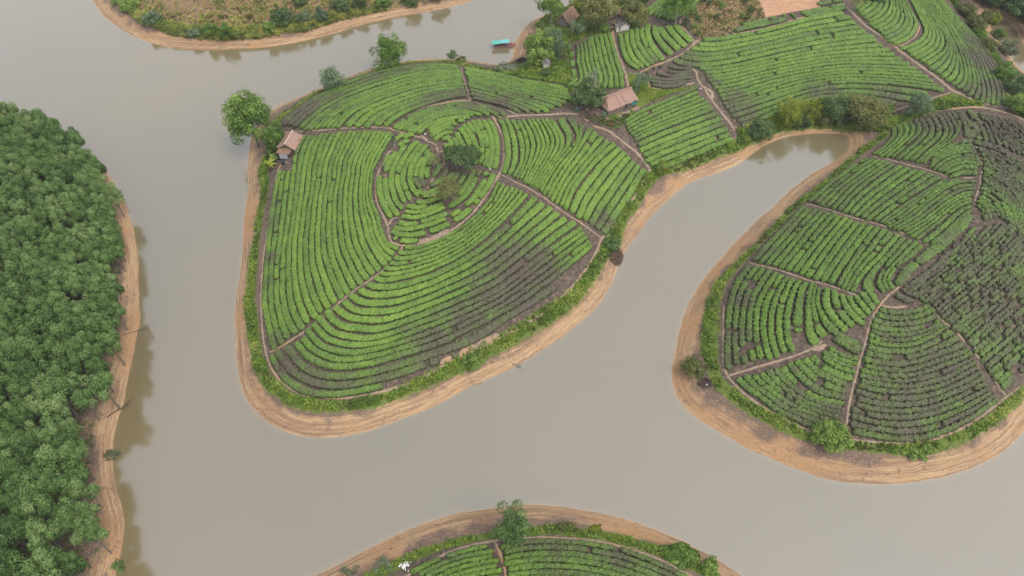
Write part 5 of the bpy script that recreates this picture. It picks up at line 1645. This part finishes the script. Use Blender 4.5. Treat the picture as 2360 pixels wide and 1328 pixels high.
# dead branches and brush
def dead_branch(name, base, to, nbr, rad, label, cat, spread=.6, lift=.3, mat='twig'):
    a, b_ = at(*base), at(*to)
    if a[2] < .1: a[2] = .0
    d_ = b_ - a
    r = np.random.default_rng(int(base[0] + to[1]))
    mb = MB()
    mid_ = a + d_ * .5 + [0, 0, lift]
    mb.tube([a + [0, 0, .05] - a, mid_ - a, d_ + [0, 0, lift * .8]], [rad, rad * .7, rad * .25], 5)
    L = np.linalg.norm(d_)
    for k in range(nbr):
        t = r.uniform(.35, .95)
        p = d_ * t + [0, 0, lift * (.5 + t * .4)]
        e = p + d_ / L * L * r.uniform(.15, .4) + r.normal(0, spread * L * .22, 3) * [1, 1, .5] + [0, 0, L * .04]
        mb.tube([p, (p + e) / 2 + r.normal(0, .06, 3), e], [rad * .45, rad * .28, rad * .1], 4)
    o = mb.build(name, M[mat], None, a)
    return tag(o, label, cat)


dead_branch("fallen_tree", (246, 962), (308, 922), 14, .10, "bleached fallen tree lying from the red bank into the water", "fallen tree")
dead_branch("fallen_branch", (284, 772), (350, 750), 8, .07, "dark branch reaching from the wood's bank over the water", "branch")
dead_branch("fallen_branch", (1180, 838), (1202, 848), 10, .05, "dead branch sticking out of the water below the middle hill", "branch", .9)
dead_branch("fallen_branch", (1216, 68), (1224, 92), 6, .05, "bleached branch on the bank above the boat", "branch")
dead_branch("fallen_branch", (240, 1062), (268, 1058), 5, .06, "log lying across the red bank of the wood", "log")
dead_branch("fallen_branch", (985, 548), (1000, 549), 3, .03, "thin stick lying on the ring path", "stick")


def brush_heap(name, base, rx, ry, h, n, label, seed):
    G = at(*base)
    r = np.random.default_rng(seed)
    a = r.uniform(0, 6.28, n); rr = np.sqrt(r.random(n))
    c = np.stack([np.cos(a) * rr * rx, np.sin(a) * rr * ry, np.zeros(n)], 1)
    gz = hz(G[0] + c[:, 0], G[1] + c[:, 1]) - G[2]
    c[:, 2] = gz + h * (1 - rr ** 2) * r.uniform(.2, 1, n) + .05
    d_ = unit(r.normal(0, 1, (n, 3)) * [1, 1, .45]) * r.uniform(.4, 1.0, (n, 1))
    s_ = unit(np.cross(d_, r.normal(0, 1, (n, 3)))) * .035
    V = np.stack([c - d_ / 2 - s_, c - d_ / 2 + s_, c + d_ / 2 + s_ * .4, c + d_ / 2 - s_ * .4], 1).reshape(-1, 3)
    me = mk_mesh(name, V, np.arange(n * 4).reshape(n, 4), {"tint": ('FACE', np.clip(r.normal(.35, .25, n), 0, 1))}, mat=M['twig'])
    return tag(link(name, me, loc=G), label, "brush heap")


brush_heap("brush_heap", (1418, 590), 1.9, 2.6, .8, 900, "purple-brown heap of cut brush on the east bank", 1)
brush_heap("brush_heap", (1196, 142), 2.4, 2.0, .9, 900, "reddish heap of dry brush beside the boat landing", 2)
brush_heap("brush_heap", (1293, 134), 1.6, 1.6, .8, 500, "dark heap of dry palm leaves right of the outhouse", 3)
brush_heap("brush_heap", (1352, 266), 2.2, 1.5, .5, 500, "dark red plant litter below the fruit tree", 4)
brush_heap("brush_heap", (1370, 282), 1.7, 1.2, .4, 350, "dark plant litter beside the path bend in the garden", 6)
brush_heap("brush_heap", (1625, 884), 1.3, 1.0, .4, 260, "blackish burnt heap on the west bank of the eastern hill", 5)

# ------------------------------------------------------------------ huts
def thatch_slope(x0, x1, y_e, z_e, y_r, z_r, r, nx=16, ny=7, th=0.22, rag=0.16, hip0=0.0, hip1=0.0):
    """thick thatch sheet from eave (y_e, z_e) up to ridge (y_r, z_r); hips pull the ridge ends in"""
    top, bot = [], []
    for j in range(ny + 1):
        t = j / ny
        xa, xb = x0 + hip0 * t, x1 - hip1 * t
        for i in range(nx + 1):
            u_ = i / nx
            x = xa + (xb - xa) * u_ + r.normal(0, .03)
            y = y_e + (y_r - y_e) * t + (r.normal(0, rag) * (-1 if y_r > y_e else 1) if j == 0 else r.normal(0, .02))
            z = z_e + (z_r - z_e) * t - .10 * math.sin(math.pi * t) + r.normal(0, .035)
            top.append((x, y, z + th)); bot.append((x, y, z))
    n = (nx + 1) * (ny + 1)
    V = top + bot
    Fq = []
    flip = y_r < y_e
    for j in range(ny):
        for i in range(nx):
            a = j * (nx + 1) + i
            q = (a, a + 1, a + nx + 2, a + nx + 1)
            Fq.append(q[::-1] if flip else q)
            q2 = tuple(k + n for k in q)
            Fq.append(q2 if flip else q2[::-1])
    ring = [i for i in range(nx + 1)] + [j * (nx + 1) + nx for j in range(1, ny + 1)] + [ny * (nx + 1) + i for i in range(nx - 1, -1, -1)] + [j * (nx + 1) for j in range(ny - 1, 0, -1)]
    for a, b_ in zip(ring, ring[1:] + ring[:1]):
        Fq.append((a, a + n, b_ + n, b_))
    return V, Fq


def hut(name, A, B, eave, depth, ridge, label, roofmat='thatch', ridgemat='thatch', wallmat='wood', hip=(0, 0), open_sides=False, seed=0, over=0.45, zoff=0.0, cat="hut", flip=False):
    """gabled hut; A and B are the two ends of its near eave, that eave being EAVE above the ground"""
    a, b_ = at(*A, eave), at(*B, eave)
    ax = np.array([b_[0] - a[0], b_[1] - a[1]])
    L = np.linalg.norm(ax)
    ax = ax / L
    nrm = np.array([-ax[1], ax[0]])
    if flip: nrm = -nrm
    mid_ = (a[:2] + b_[:2]) / 2 + nrm * depth / 2
    gz = min(hz(mid_[0] + sx * ax[0] * L / 2 + sy * nrm[0] * depth / 2, mid_[1] + sx * ax[1] * L / 2 + sy * nrm[1] * depth / 2) for sx in (-1, 0, 1) for sy in (-1, 0, 1))
    gz = max(gz, a[2] - .3) + zoff
    o = tag(empty(name, (mid_[0], mid_[1], gz), math.atan2(ax[1], ax[0])), label, cat)
    r = np.random.default_rng(seed)
    h, d2, sgn = L / 2, depth / 2, (-1 if flip else 1)
    # near eave on local -y (or +y when flipped)
    for side in (-1, 1):
        V, Fq = thatch_slope(-h, h, side * d2, eave, 0.0, ridge, r, hip0=hip[0], hip1=hip[1])
        m_ = MB(); m_.add(V, Fq); m_.build("roof_slope", M[roofmat], o)
    for e, hp in ((-1, hip[0]), (1, hip[1])):
        if hp > .3:
            V, Fq = [], []
            pts = [(e * h, -d2, eave), (e * h, d2, eave), (e * (h - hp), 0, ridge + .05)]
            m_ = MB()
            n_ = 8
            g_ = []
            for j in range(n_ + 1):
                t = j / n_
                row = []
                for i in range(n_ + 1):
                    u_ = (i / n_) * 2 - 1
                    row.append((e * (h - hp * t) + r.normal(0, .03), u_ * d2 * (1 - t), eave + (ridge - eave) * t + .2 + r.normal(0, .03)))
                g_ += row
            Fq = [(j * (n_ + 1) + i, j * (n_ + 1) + i + 1, (j + 1) * (n_ + 1) + i + 1, (j + 1) * (n_ + 1) + i) for j in range(n_) for i in range(n_)]
            m_.add(g_, [f_ if e > 0 else f_[::-1] for f_ in Fq]); m_.build("roof_hip", M[roofmat], o)
    m_ = MB()
    pts = [(x_, r.normal(0, .03), ridge + .24 + r.normal(0, .03)) for x_ in np.linspace(-h + hip[0], h - hip[1], 9)]
    m_.tube(pts, .20, 7); m_.build("ridge_cap", M[ridgemat], o)
    wx, wy = h - over, d2 - over
    wh_ = eave + (over / d2) * (ridge - eave) - .04
    if not open_sides:
        for sy in (-1, 1):
            MB().box((0, sy * wy, wh_ / 2 - .1), (2 * wx, .10, wh_ + .2)).build("wall", M[wallmat], o)
        for sx in (-1, 1):
            top_ = wh_ if (hip[0] if sx < 0 else hip[1]) > .3 else ridge - .12
            m_ = MB()
            x_ = sx * (wx - .06)
            pr_ = [(-wy + .06, -.2), (wy - .06, -.2), (wy - .06, wh_ - .05), (0, top_), (-wy + .06, wh_ - .05)]
            V = [(x_ - .05, p[0], p[1]) for p in pr_] + [(x_ + .05, p[0], p[1]) for p in pr_]
            m_.add(V, [(4, 3, 2, 1, 0), (5, 6, 7, 8, 9)] + [(i, (i + 1) % 5, (i + 1) % 5 + 5, i + 5) for i in range(5)])
            m_.build("gable_wall", M[wallmat], o)
        m_ = MB().box((wx * .3, -sgn * (wy + .06), .9), (.85, .05, 1.8)); m_.build("door", M['dark_in'], o)
    for sx in (-1, 1):
        for sy in (-1, 1):
            MB().tube([(sx * (h - .25), sy * (d2 - .25), -.3), (sx * (h - .25), sy * (d2 - .25), eave + .12)], .06, 6).build("post", M['wood'], o)
    return o, L, depth, gz


o, L, dp, gz = hut("thatched_house", (1402, 259), (1471, 230), 1.25, 5.6, 3.2, "large thatched house with a pinkish straw roof beside the path", 'thatch', hip=(1.5, 0.25), seed=3, cat="house")
MB().box((L / 2 - 1.1, -dp / 2 + .05, .65), (1.9, .05, .9)).build("tarpaulin", M['teal'], o)
for x_ in (-.8, .8):
    MB().tube([(x_, -dp / 2 + .05, 1.55), (x_, -.1, 3.42)], .035, 5).build("roof_batten", M['wood'], o)

o, L, dp, gz = hut("shore_hut", (680, 345), (698, 309), 1.3, 4.7, 2.7, "reddish thatched hut with a pale ridge on the western shore", 'thatch', 'ridge', hip=(0, 0.3), seed=5)
V, Fq = thatch_slope(-L / 2 - 1.7, -L / 2 + .35, -dp / 2 + 1.0, 1.15, dp / 2 - .5, 1.3, np.random.default_rng(8), 8, 6, .14, .05)
m_ = MB(); m_.add(V, Fq); m_.build("lean_to_roof", M['thatch_worn'], o)
MB().box((-L / 2 - 1.75, .15, .5), (.06, 2.0, 1.35)).build("sheet_wall", M['sheet'], o)
for sy in (-.95, 1.25):
    MB().tube([(-L / 2 - 1.68, sy, -.3), (-L / 2 - 1.68, sy, 1.2)], .05, 6).build("post", M['wood'], o)

o, L, dp, gz = hut("collapsed_hut", (1312, 56), (1336, 35), 1.2, 4.6, 3.4, "old thatched hut with an open wooden gable among riverside trees", 'thatch_worn', seed=7)
for yy in (-1.2, -.4, .4, 1.2):
    MB().tube([(-L / 2 - .1, yy, 0), (-L / 2 - .1, yy, 2.9 - abs(yy) * 1.0)], .05, 5).build("gable_post", M['palebark'], o)
for zz_ in (1.0, 1.8):
    MB().tube([(-L / 2 - .16, -1.5, zz_), (-L / 2 - .16, 1.5, zz_)], .04, 5).build("gable_rail", M['palebark'], o)

hut("thatched_shelter", (1417, 31), (1437, 33), 1.5, 3.0, 2.8, "small open thatched shelter at the end of the farm lane", 'thatch', hip=(.9, .9), open_sides=True, seed=9, cat="shelter")


def block_house(name, base, yaw, w, d_, h, rise, label, wallmat, roofmat, cat):
    G = at(*base)
    gz = min(hz(G[0] + dx, G[1] + dy) for dx in (-w / 2, w / 2) for dy in (0, d_))
    o = tag(empty(name, (G[0], G[1], gz), yaw), label, cat)
    # front gable at local y=0, house runs back along +y
    pr_ = [(-w / 2, -.2), (w / 2, -.2), (w / 2, h), (0, h + rise), (-w / 2, h)]
    for y_, nm in ((0, "front_wall"), (d_, "back_wall")):
        V = [(p[0], y_ - .06, p[1]) for p in pr_] + [(p[0], y_ + .06, p[1]) for p in pr_]
        m_ = MB(); m_.add(V, [(0, 1, 2, 3, 4), (9, 8, 7, 6, 5)] + [((i + 1) % 5, i, i + 5, (i + 1) % 5 + 5) for i in range(5)])
        m_.build(nm, M[wallmat], o)
    for sx in (-1, 1):
        MB().box((sx * (w / 2 - .06), d_ / 2, h / 2 - .1), (.12, d_ - .13, h + .19)).build("side_wall", M[wallmat], o)
    sl = math.atan2(rise, w / 2)
    rl = math.hypot(rise, w / 2) + .35
    for sx in (-1, 1):
        m_ = MB()
        nx_ = 10
        V = []
        for i in range(nx_ + 1):
            y_ = -.25 + (d_ + .5) * i / nx_
            wv_ = .04 * (i % 2)
            V += [(sx * .01, y_, h + rise + .10 + wv_), (sx * (w / 2 + .35 * math.cos(sl)), y_, h + .10 - .35 * math.sin(sl) + wv_),
                  (sx * (w / 2 + .35 * math.cos(sl)), y_, h - .35 * math.sin(sl) + .02), (sx * .01, y_, h + rise + .02)]
        Fq = []
        for i in range(nx_):
            for k in range(4):
                q = (i * 4 + k, i * 4 + (k + 1) % 4, (i + 1) * 4 + (k + 1) % 4, (i + 1) * 4 + k)
                Fq.append(q if sx < 0 else q[::-1])
        Fq += [(0, 1, 2, 3) if sx > 0 else (3, 2, 1, 0), tuple(nx_ * 4 + k for k in ((3, 2, 1, 0) if sx > 0 else (0, 1, 2, 3)))]
        m_.add(V, Fq); m_.build("roof_slope", M[roofmat], o)
    return o


o = block_house("white_hut", (1439, 72), R(12), 2.5, 3.6, 1.75, .75, "white-walled hut with a dark pitched roof beside the lane", 'plaster', 'slate', "hut")
MB().box((-1.22, .9, .85), (.10, .8, 1.6)).build("door", M['doorblue'], o)
MB().box((-1.9, 1.0, .8), (.9, 1.6, 1.5)).build("side_annex", M['plaster'], o)
MB().box((-1.92, 1.0, 1.62), (1.15, 1.9, .10), 0, 0).build("annex_roof", M['slate'], o)
o = block_house("outhouse", (1259, 161), R(3), 1.6, 2.0, 2.3, .45, "tiny white outhouse with a grey roof among shrubs", 'plaster', 'slate', "outhouse")
MB().box((.80, .5, .8), (.06, .8, 1.5)).build("door", M['teal'], o)
MB().tube([(-1.0, -.2, -.3), (-1.0, -.2, 1.2)], .05, 6).build("post", M['palebark'], o)

# yard things
G = at(654, 377)
o = tag(empty("water_tank", G), "black round water tank in the yard below the shore hut", "tank")
MB().tube([(0, 0, -.1), (0, 0, .7), (0, 0, .78)], [.5, .5, .46], 16).build("body", M['black'], o)
MB().tube([(0, 0, .78), (0, 0, .83)], [.30, .28], 14).build("lid", M['black'], o)


def rubbish(name, base, n, spread, size, mat, label, cat, seed):
    G = at(*base)
    r = np.random.default_rng(seed)
    m_ = MB()
    for k in range(n):
        x_, y_ = r.normal(0, spread, 2)
        z_ = hz(G[0] + x_, G[1] + y_) - G[2] + size * .3 + max(0, .3 - abs(x_) * .2) * r.random()
        s_ = size * r.uniform(.5, 1.3)
        m_.box((x_, y_, z_), (s_, s_ * r.uniform(.5, 1), s_ * r.uniform(.25, .6)), r.uniform(0, 3), r.uniform(-.6, .6))
    return tag(m_.build(name, M[mat], None, G), label, cat)


def sack(base, label, s=(.9, .55, .4), mat='white', name="white_sack", cat="sack"):
    G = at(*base)
    r = np.random.default_rng(int(base[0]))
    V, Fq = [], []
    n_, m2 = 10, 6
    for j in range(m2 + 1):
        ph = math.pi * j / m2
        for i in range(n_):
            th = 2 * math.pi * i / n_
            k = 1 + r.normal(0, .07)
            V.append((s[0] / 2 * math.sin(ph) * math.cos(th) * k, s[1] / 2 * math.sin(ph) * math.sin(th) * k, s[2] * .45 + s[2] / 2 * math.cos(ph) * k))
    for j in range(m2):
        for i in range(n_):
            Fq.append((j * n_ + i, (j + 1) * n_ + i, (j + 1) * n_ + (i + 1) % n_, j * n_ + (i + 1) % n_))
    m_ = MB(); m_.add(V, Fq)
    return tag(m_.build(name, M[mat], None, (G[0], G[1], G[2]), smooth=True), label, cat)


tag(rubbish("rubbish_heap", (932, 1305), 34, .38, .26, 'white', "", "", 3), "heap of torn white plastic on the near hill's grass edge", "rubbish heap", kind='stuff')
sack((1447, 277), "white sack lying at the corner of the field below the thatched house")
sack((1408, 34), "long white sack beside the farm lane shelter", (1.4, .5, .4))
sack((1629, 887), "white bag on the blackish burnt heap", (.6, .4, .3))
sack((1614, 205), "white bag beside the path above the pond field", (.5, .4, .3))
sack((1926, 282), "white bag on the dark bank at the head of the pond", (.7, .5, .35))
sack((980, 310), "white bag on the bare summit clearing", (.5, .4, .3))
sack((1129, 391), "white bag where the summit rows meet the ring path", (.45, .35, .3))
sack((1326, 13), "white bag on the river bank at the top edge", (.7, .5, .35))
sack((1497, 394), "white bag at the corner of the eastern field", (.5, .35, .3))

for (bx, by, lb) in [(1071, 284, "thin white sprinkler post in the northern arcs of the summit"), (1027, 503, "thin white sprinkler post in the southern arcs of the summit"),
                     (893, 478, "thin white sprinkler post in the western arcs of the summit"), (1246, 505, "thin white sprinkler post in the southern field near the diagonal path"),
                     (955, 690, "thin white sprinkler post in the middle of the southern field"), (744, 475, "thin white sprinkler post in the western field"),
                     (1278, 308, "thin white sprinkler post in the eastern field near the top path"), (1884, 162, "thin white sprinkler post in the wide field above the bamboo"),
                     (2052, 152, "thin white sprinkler post near the main path in the wide field"), (1537, 272, "thin white sprinkler post in the field below the thatched house"),
                     (1854, 686, "thin white sprinkler post in the lower western field of the eastern hill"), (1987, 806, "thin white sprinkler post on the lower spine path of the eastern hill"),
                     (2238, 812, "thin white sprinkler post on the south-eastern path of the eastern hill"), (1951, 966, "thin white sprinkler post at the foot of the lower spine path")]:
    G = at(bx, by)
    o = tag(empty("sprinkler_post", G), lb, "sprinkler")
    MB().tube([(0, 0, -.2), (0, 0, 1.5)], .025, 6).build("riser", M['white'], o)
    MB().box((0, 0, 1.55), (.16, .07, .10), .5).build("sprinkler_head", M['white'], o)
for (bx, by, lb) in [(1577, 134, "dark wooden post at the left end of the wide field"), (1573, 156, "dark wooden post at the edge of the small fork plot"), (1588, 84, "dark wooden post at the corner of the weedy plot")]:
    G = at(bx, by)
    tag(MB().tube([(0, 0, -.3), (.03, 0, 2.2)], [.07, .05], 7).build("wooden_post", M['wood'], None, G), lb, "post")

# ------------------------------------------------------------------ the boat
a, b_ = plane([(1137, 111)])[0], plane([(1189, 107)])[0]
ax = b_ - a
L = np.linalg.norm(ax)
o = tag(empty("canopy_boat", ((a[0] + b_[0]) / 2, (a[1] + b_[1]) / 2 + .4, 0), math.atan2(ax[1], ax[0])), "wooden boat with a turquoise canopy moored at the landing", "boat")
ns, hw, V, Fq = 16, .85, [], []
prof = lambda t: (max(.02, math.sin(min(1, (t + .22) * 1.35) * math.pi / 2) * (1 - max(0, (t - .62) / .38) ** 2.2)))
for i in range(ns + 1):
    t = i / ns
    x_ = -L / 2 + L * t
    w_ = hw * prof(t)
    sheer = .48 + .42 * max(0, t - .55) ** 1.4 + .10 * max(0, .2 - t)
    keel = -.25 + .5 * max(0, t - .78) ** 1.3
    ins = max(w_ - .07, .005)
    V += [(x_, -w_, sheer), (x_, -w_ * .72, keel), (x_, w_ * .72, keel), (x_, w_, sheer), (x_, ins, sheer), (x_, ins * .75, keel + .14), (x_, -ins * .75, keel + .14), (x_, -ins, sheer)]
for i in range(ns):
    for k in range(8):
        q = (i * 8 + k, i * 8 + (k + 1) % 8, (i + 1) * 8 + (k + 1) % 8, (i + 1) * 8 + k)
        Fq.append(q[::-1])
Fq += [tuple(range(8)), tuple(ns * 8 + k for k in range(7, -1, -1))]
m_ = MB(); m_.add(V, Fq); hull_ = m_.build("hull", M['hull_side'], o)
m_ = MB()
for sy in (-1, 1):
    m_.tube([(-L / 2 + L * i / ns, sy * (hw * prof(i / ns) + .01), .50 + .42 * max(0, i / ns - .55) ** 1.4 + .10 * max(0, .2 - i / ns)) for i in range(ns + 1)], .05, 6)
m_.build("gunwale", M['hull'], hull_)
m_ = MB()
V = []
for i in range(11, ns + 1):
    t = i / ns
    w_ = max(hw * prof(t) - .05, .01)
    z_ = .46 + .42 * max(0, t - .55) ** 1.4
    V += [(-L / 2 + L * t, -w_, z_), (-L / 2 + L * t, w_, z_)]
m_.add(V, [(2 * i, 2 * i + 2, 2 * i + 3, 2 * i + 1) for i in range(len(V) // 2 - 1)]); m_.build("foredeck", M['hull'], o)
for x_ in (-.28, -.08, .12):
    MB().box((x_ * L, 0, .36), (.3, 1.35, .06)).build("bench", M['wood'], o)
MB().box((L * .27, -.1, .62), (.35, .3, .4)).build("engine_box", M['dark_in'], o)
for k, (xa, xb, mt_, dz) in enumerate([(-.56, -.20, 'canopy_b', 0), (-.20, .20, 'canopy_a', .10)]):
    V, Fq = [], []
    nx_, ny_ = 8, 8
    for s_ in (0, -.04):
        for i in range(nx_ + 1):
            for j in range(ny_ + 1):
                u_ = -1 + 2 * j / ny_
                x_ = L * (xa + (xb - xa) * i / nx_)
                V.append((x_, u_ * .98, 1.62 + dz + .22 * (1 - u_ * u_) + s_ - (.10 * max(0, (-.45 - (xa + (xb - xa) * i / nx_))) * 8 if k == 0 else 0) + .02 * math.sin(i * 2.1)))
    n_ = (nx_ + 1) * (ny_ + 1)
    for i in range(nx_):
        for j in range(ny_):
            q = (i * (ny_ + 1) + j, (i + 1) * (ny_ + 1) + j, (i + 1) * (ny_ + 1) + j + 1, i * (ny_ + 1) + j + 1)
            Fq += [q, tuple(v + n_ for v in q[::-1])]
    ring = [j for j in range(ny_ + 1)] + [i * (ny_ + 1) + ny_ for i in range(1, nx_ + 1)] + [nx_ * (ny_ + 1) + j for j in range(ny_ - 1, -1, -1)] + [i * (ny_ + 1) for i in range(nx_ - 1, 0, -1)]
    Fq += [(p, q_, q_ + n_, p + n_) for p, q_ in zip(ring, ring[1:] + ring[:1])]
    m_ = MB(); m_.add(V, Fq); m_.build("canopy", M[mt_], o)
for x_ in (-.48, -.2, .17):
    for sy in (-1, 1):
        MB().tube([(x_ * L, sy * .74, .3), (x_ * L, sy * .9, 1.66)], .03, 6).build("canopy_post", M['palebark'], o)

# ------------------------------------------------------------------ haze: one closed box of thin, even air
m = bpy.data.materials.new("thin_haze")
m.use_nodes = True
nt = m.node_tree
for n in list(nt.nodes): nt.nodes.remove(n)
out = nt.nodes.new("ShaderNodeOutputMaterial")
pv_ = nt.nodes.new("ShaderNodeVolumePrincipled")
pv_.inputs["Color"].default_value = (0.92, 0.94, 0.96, 1)
pv_.inputs["Density"].default_value = 0.00009
pv_.inputs["Anisotropy"].default_value = 0.1
nt.links.new(pv_.outputs[0], out.inputs["Volume"])
zlo = float(ZZ.min()) - 1.0
hb = MB().box((0, 0, (zlo + HCAM + 4) / 2), (6400, 6400, HCAM + 4 - zlo))
tag(hb.build("haze", m), kind='stuff')
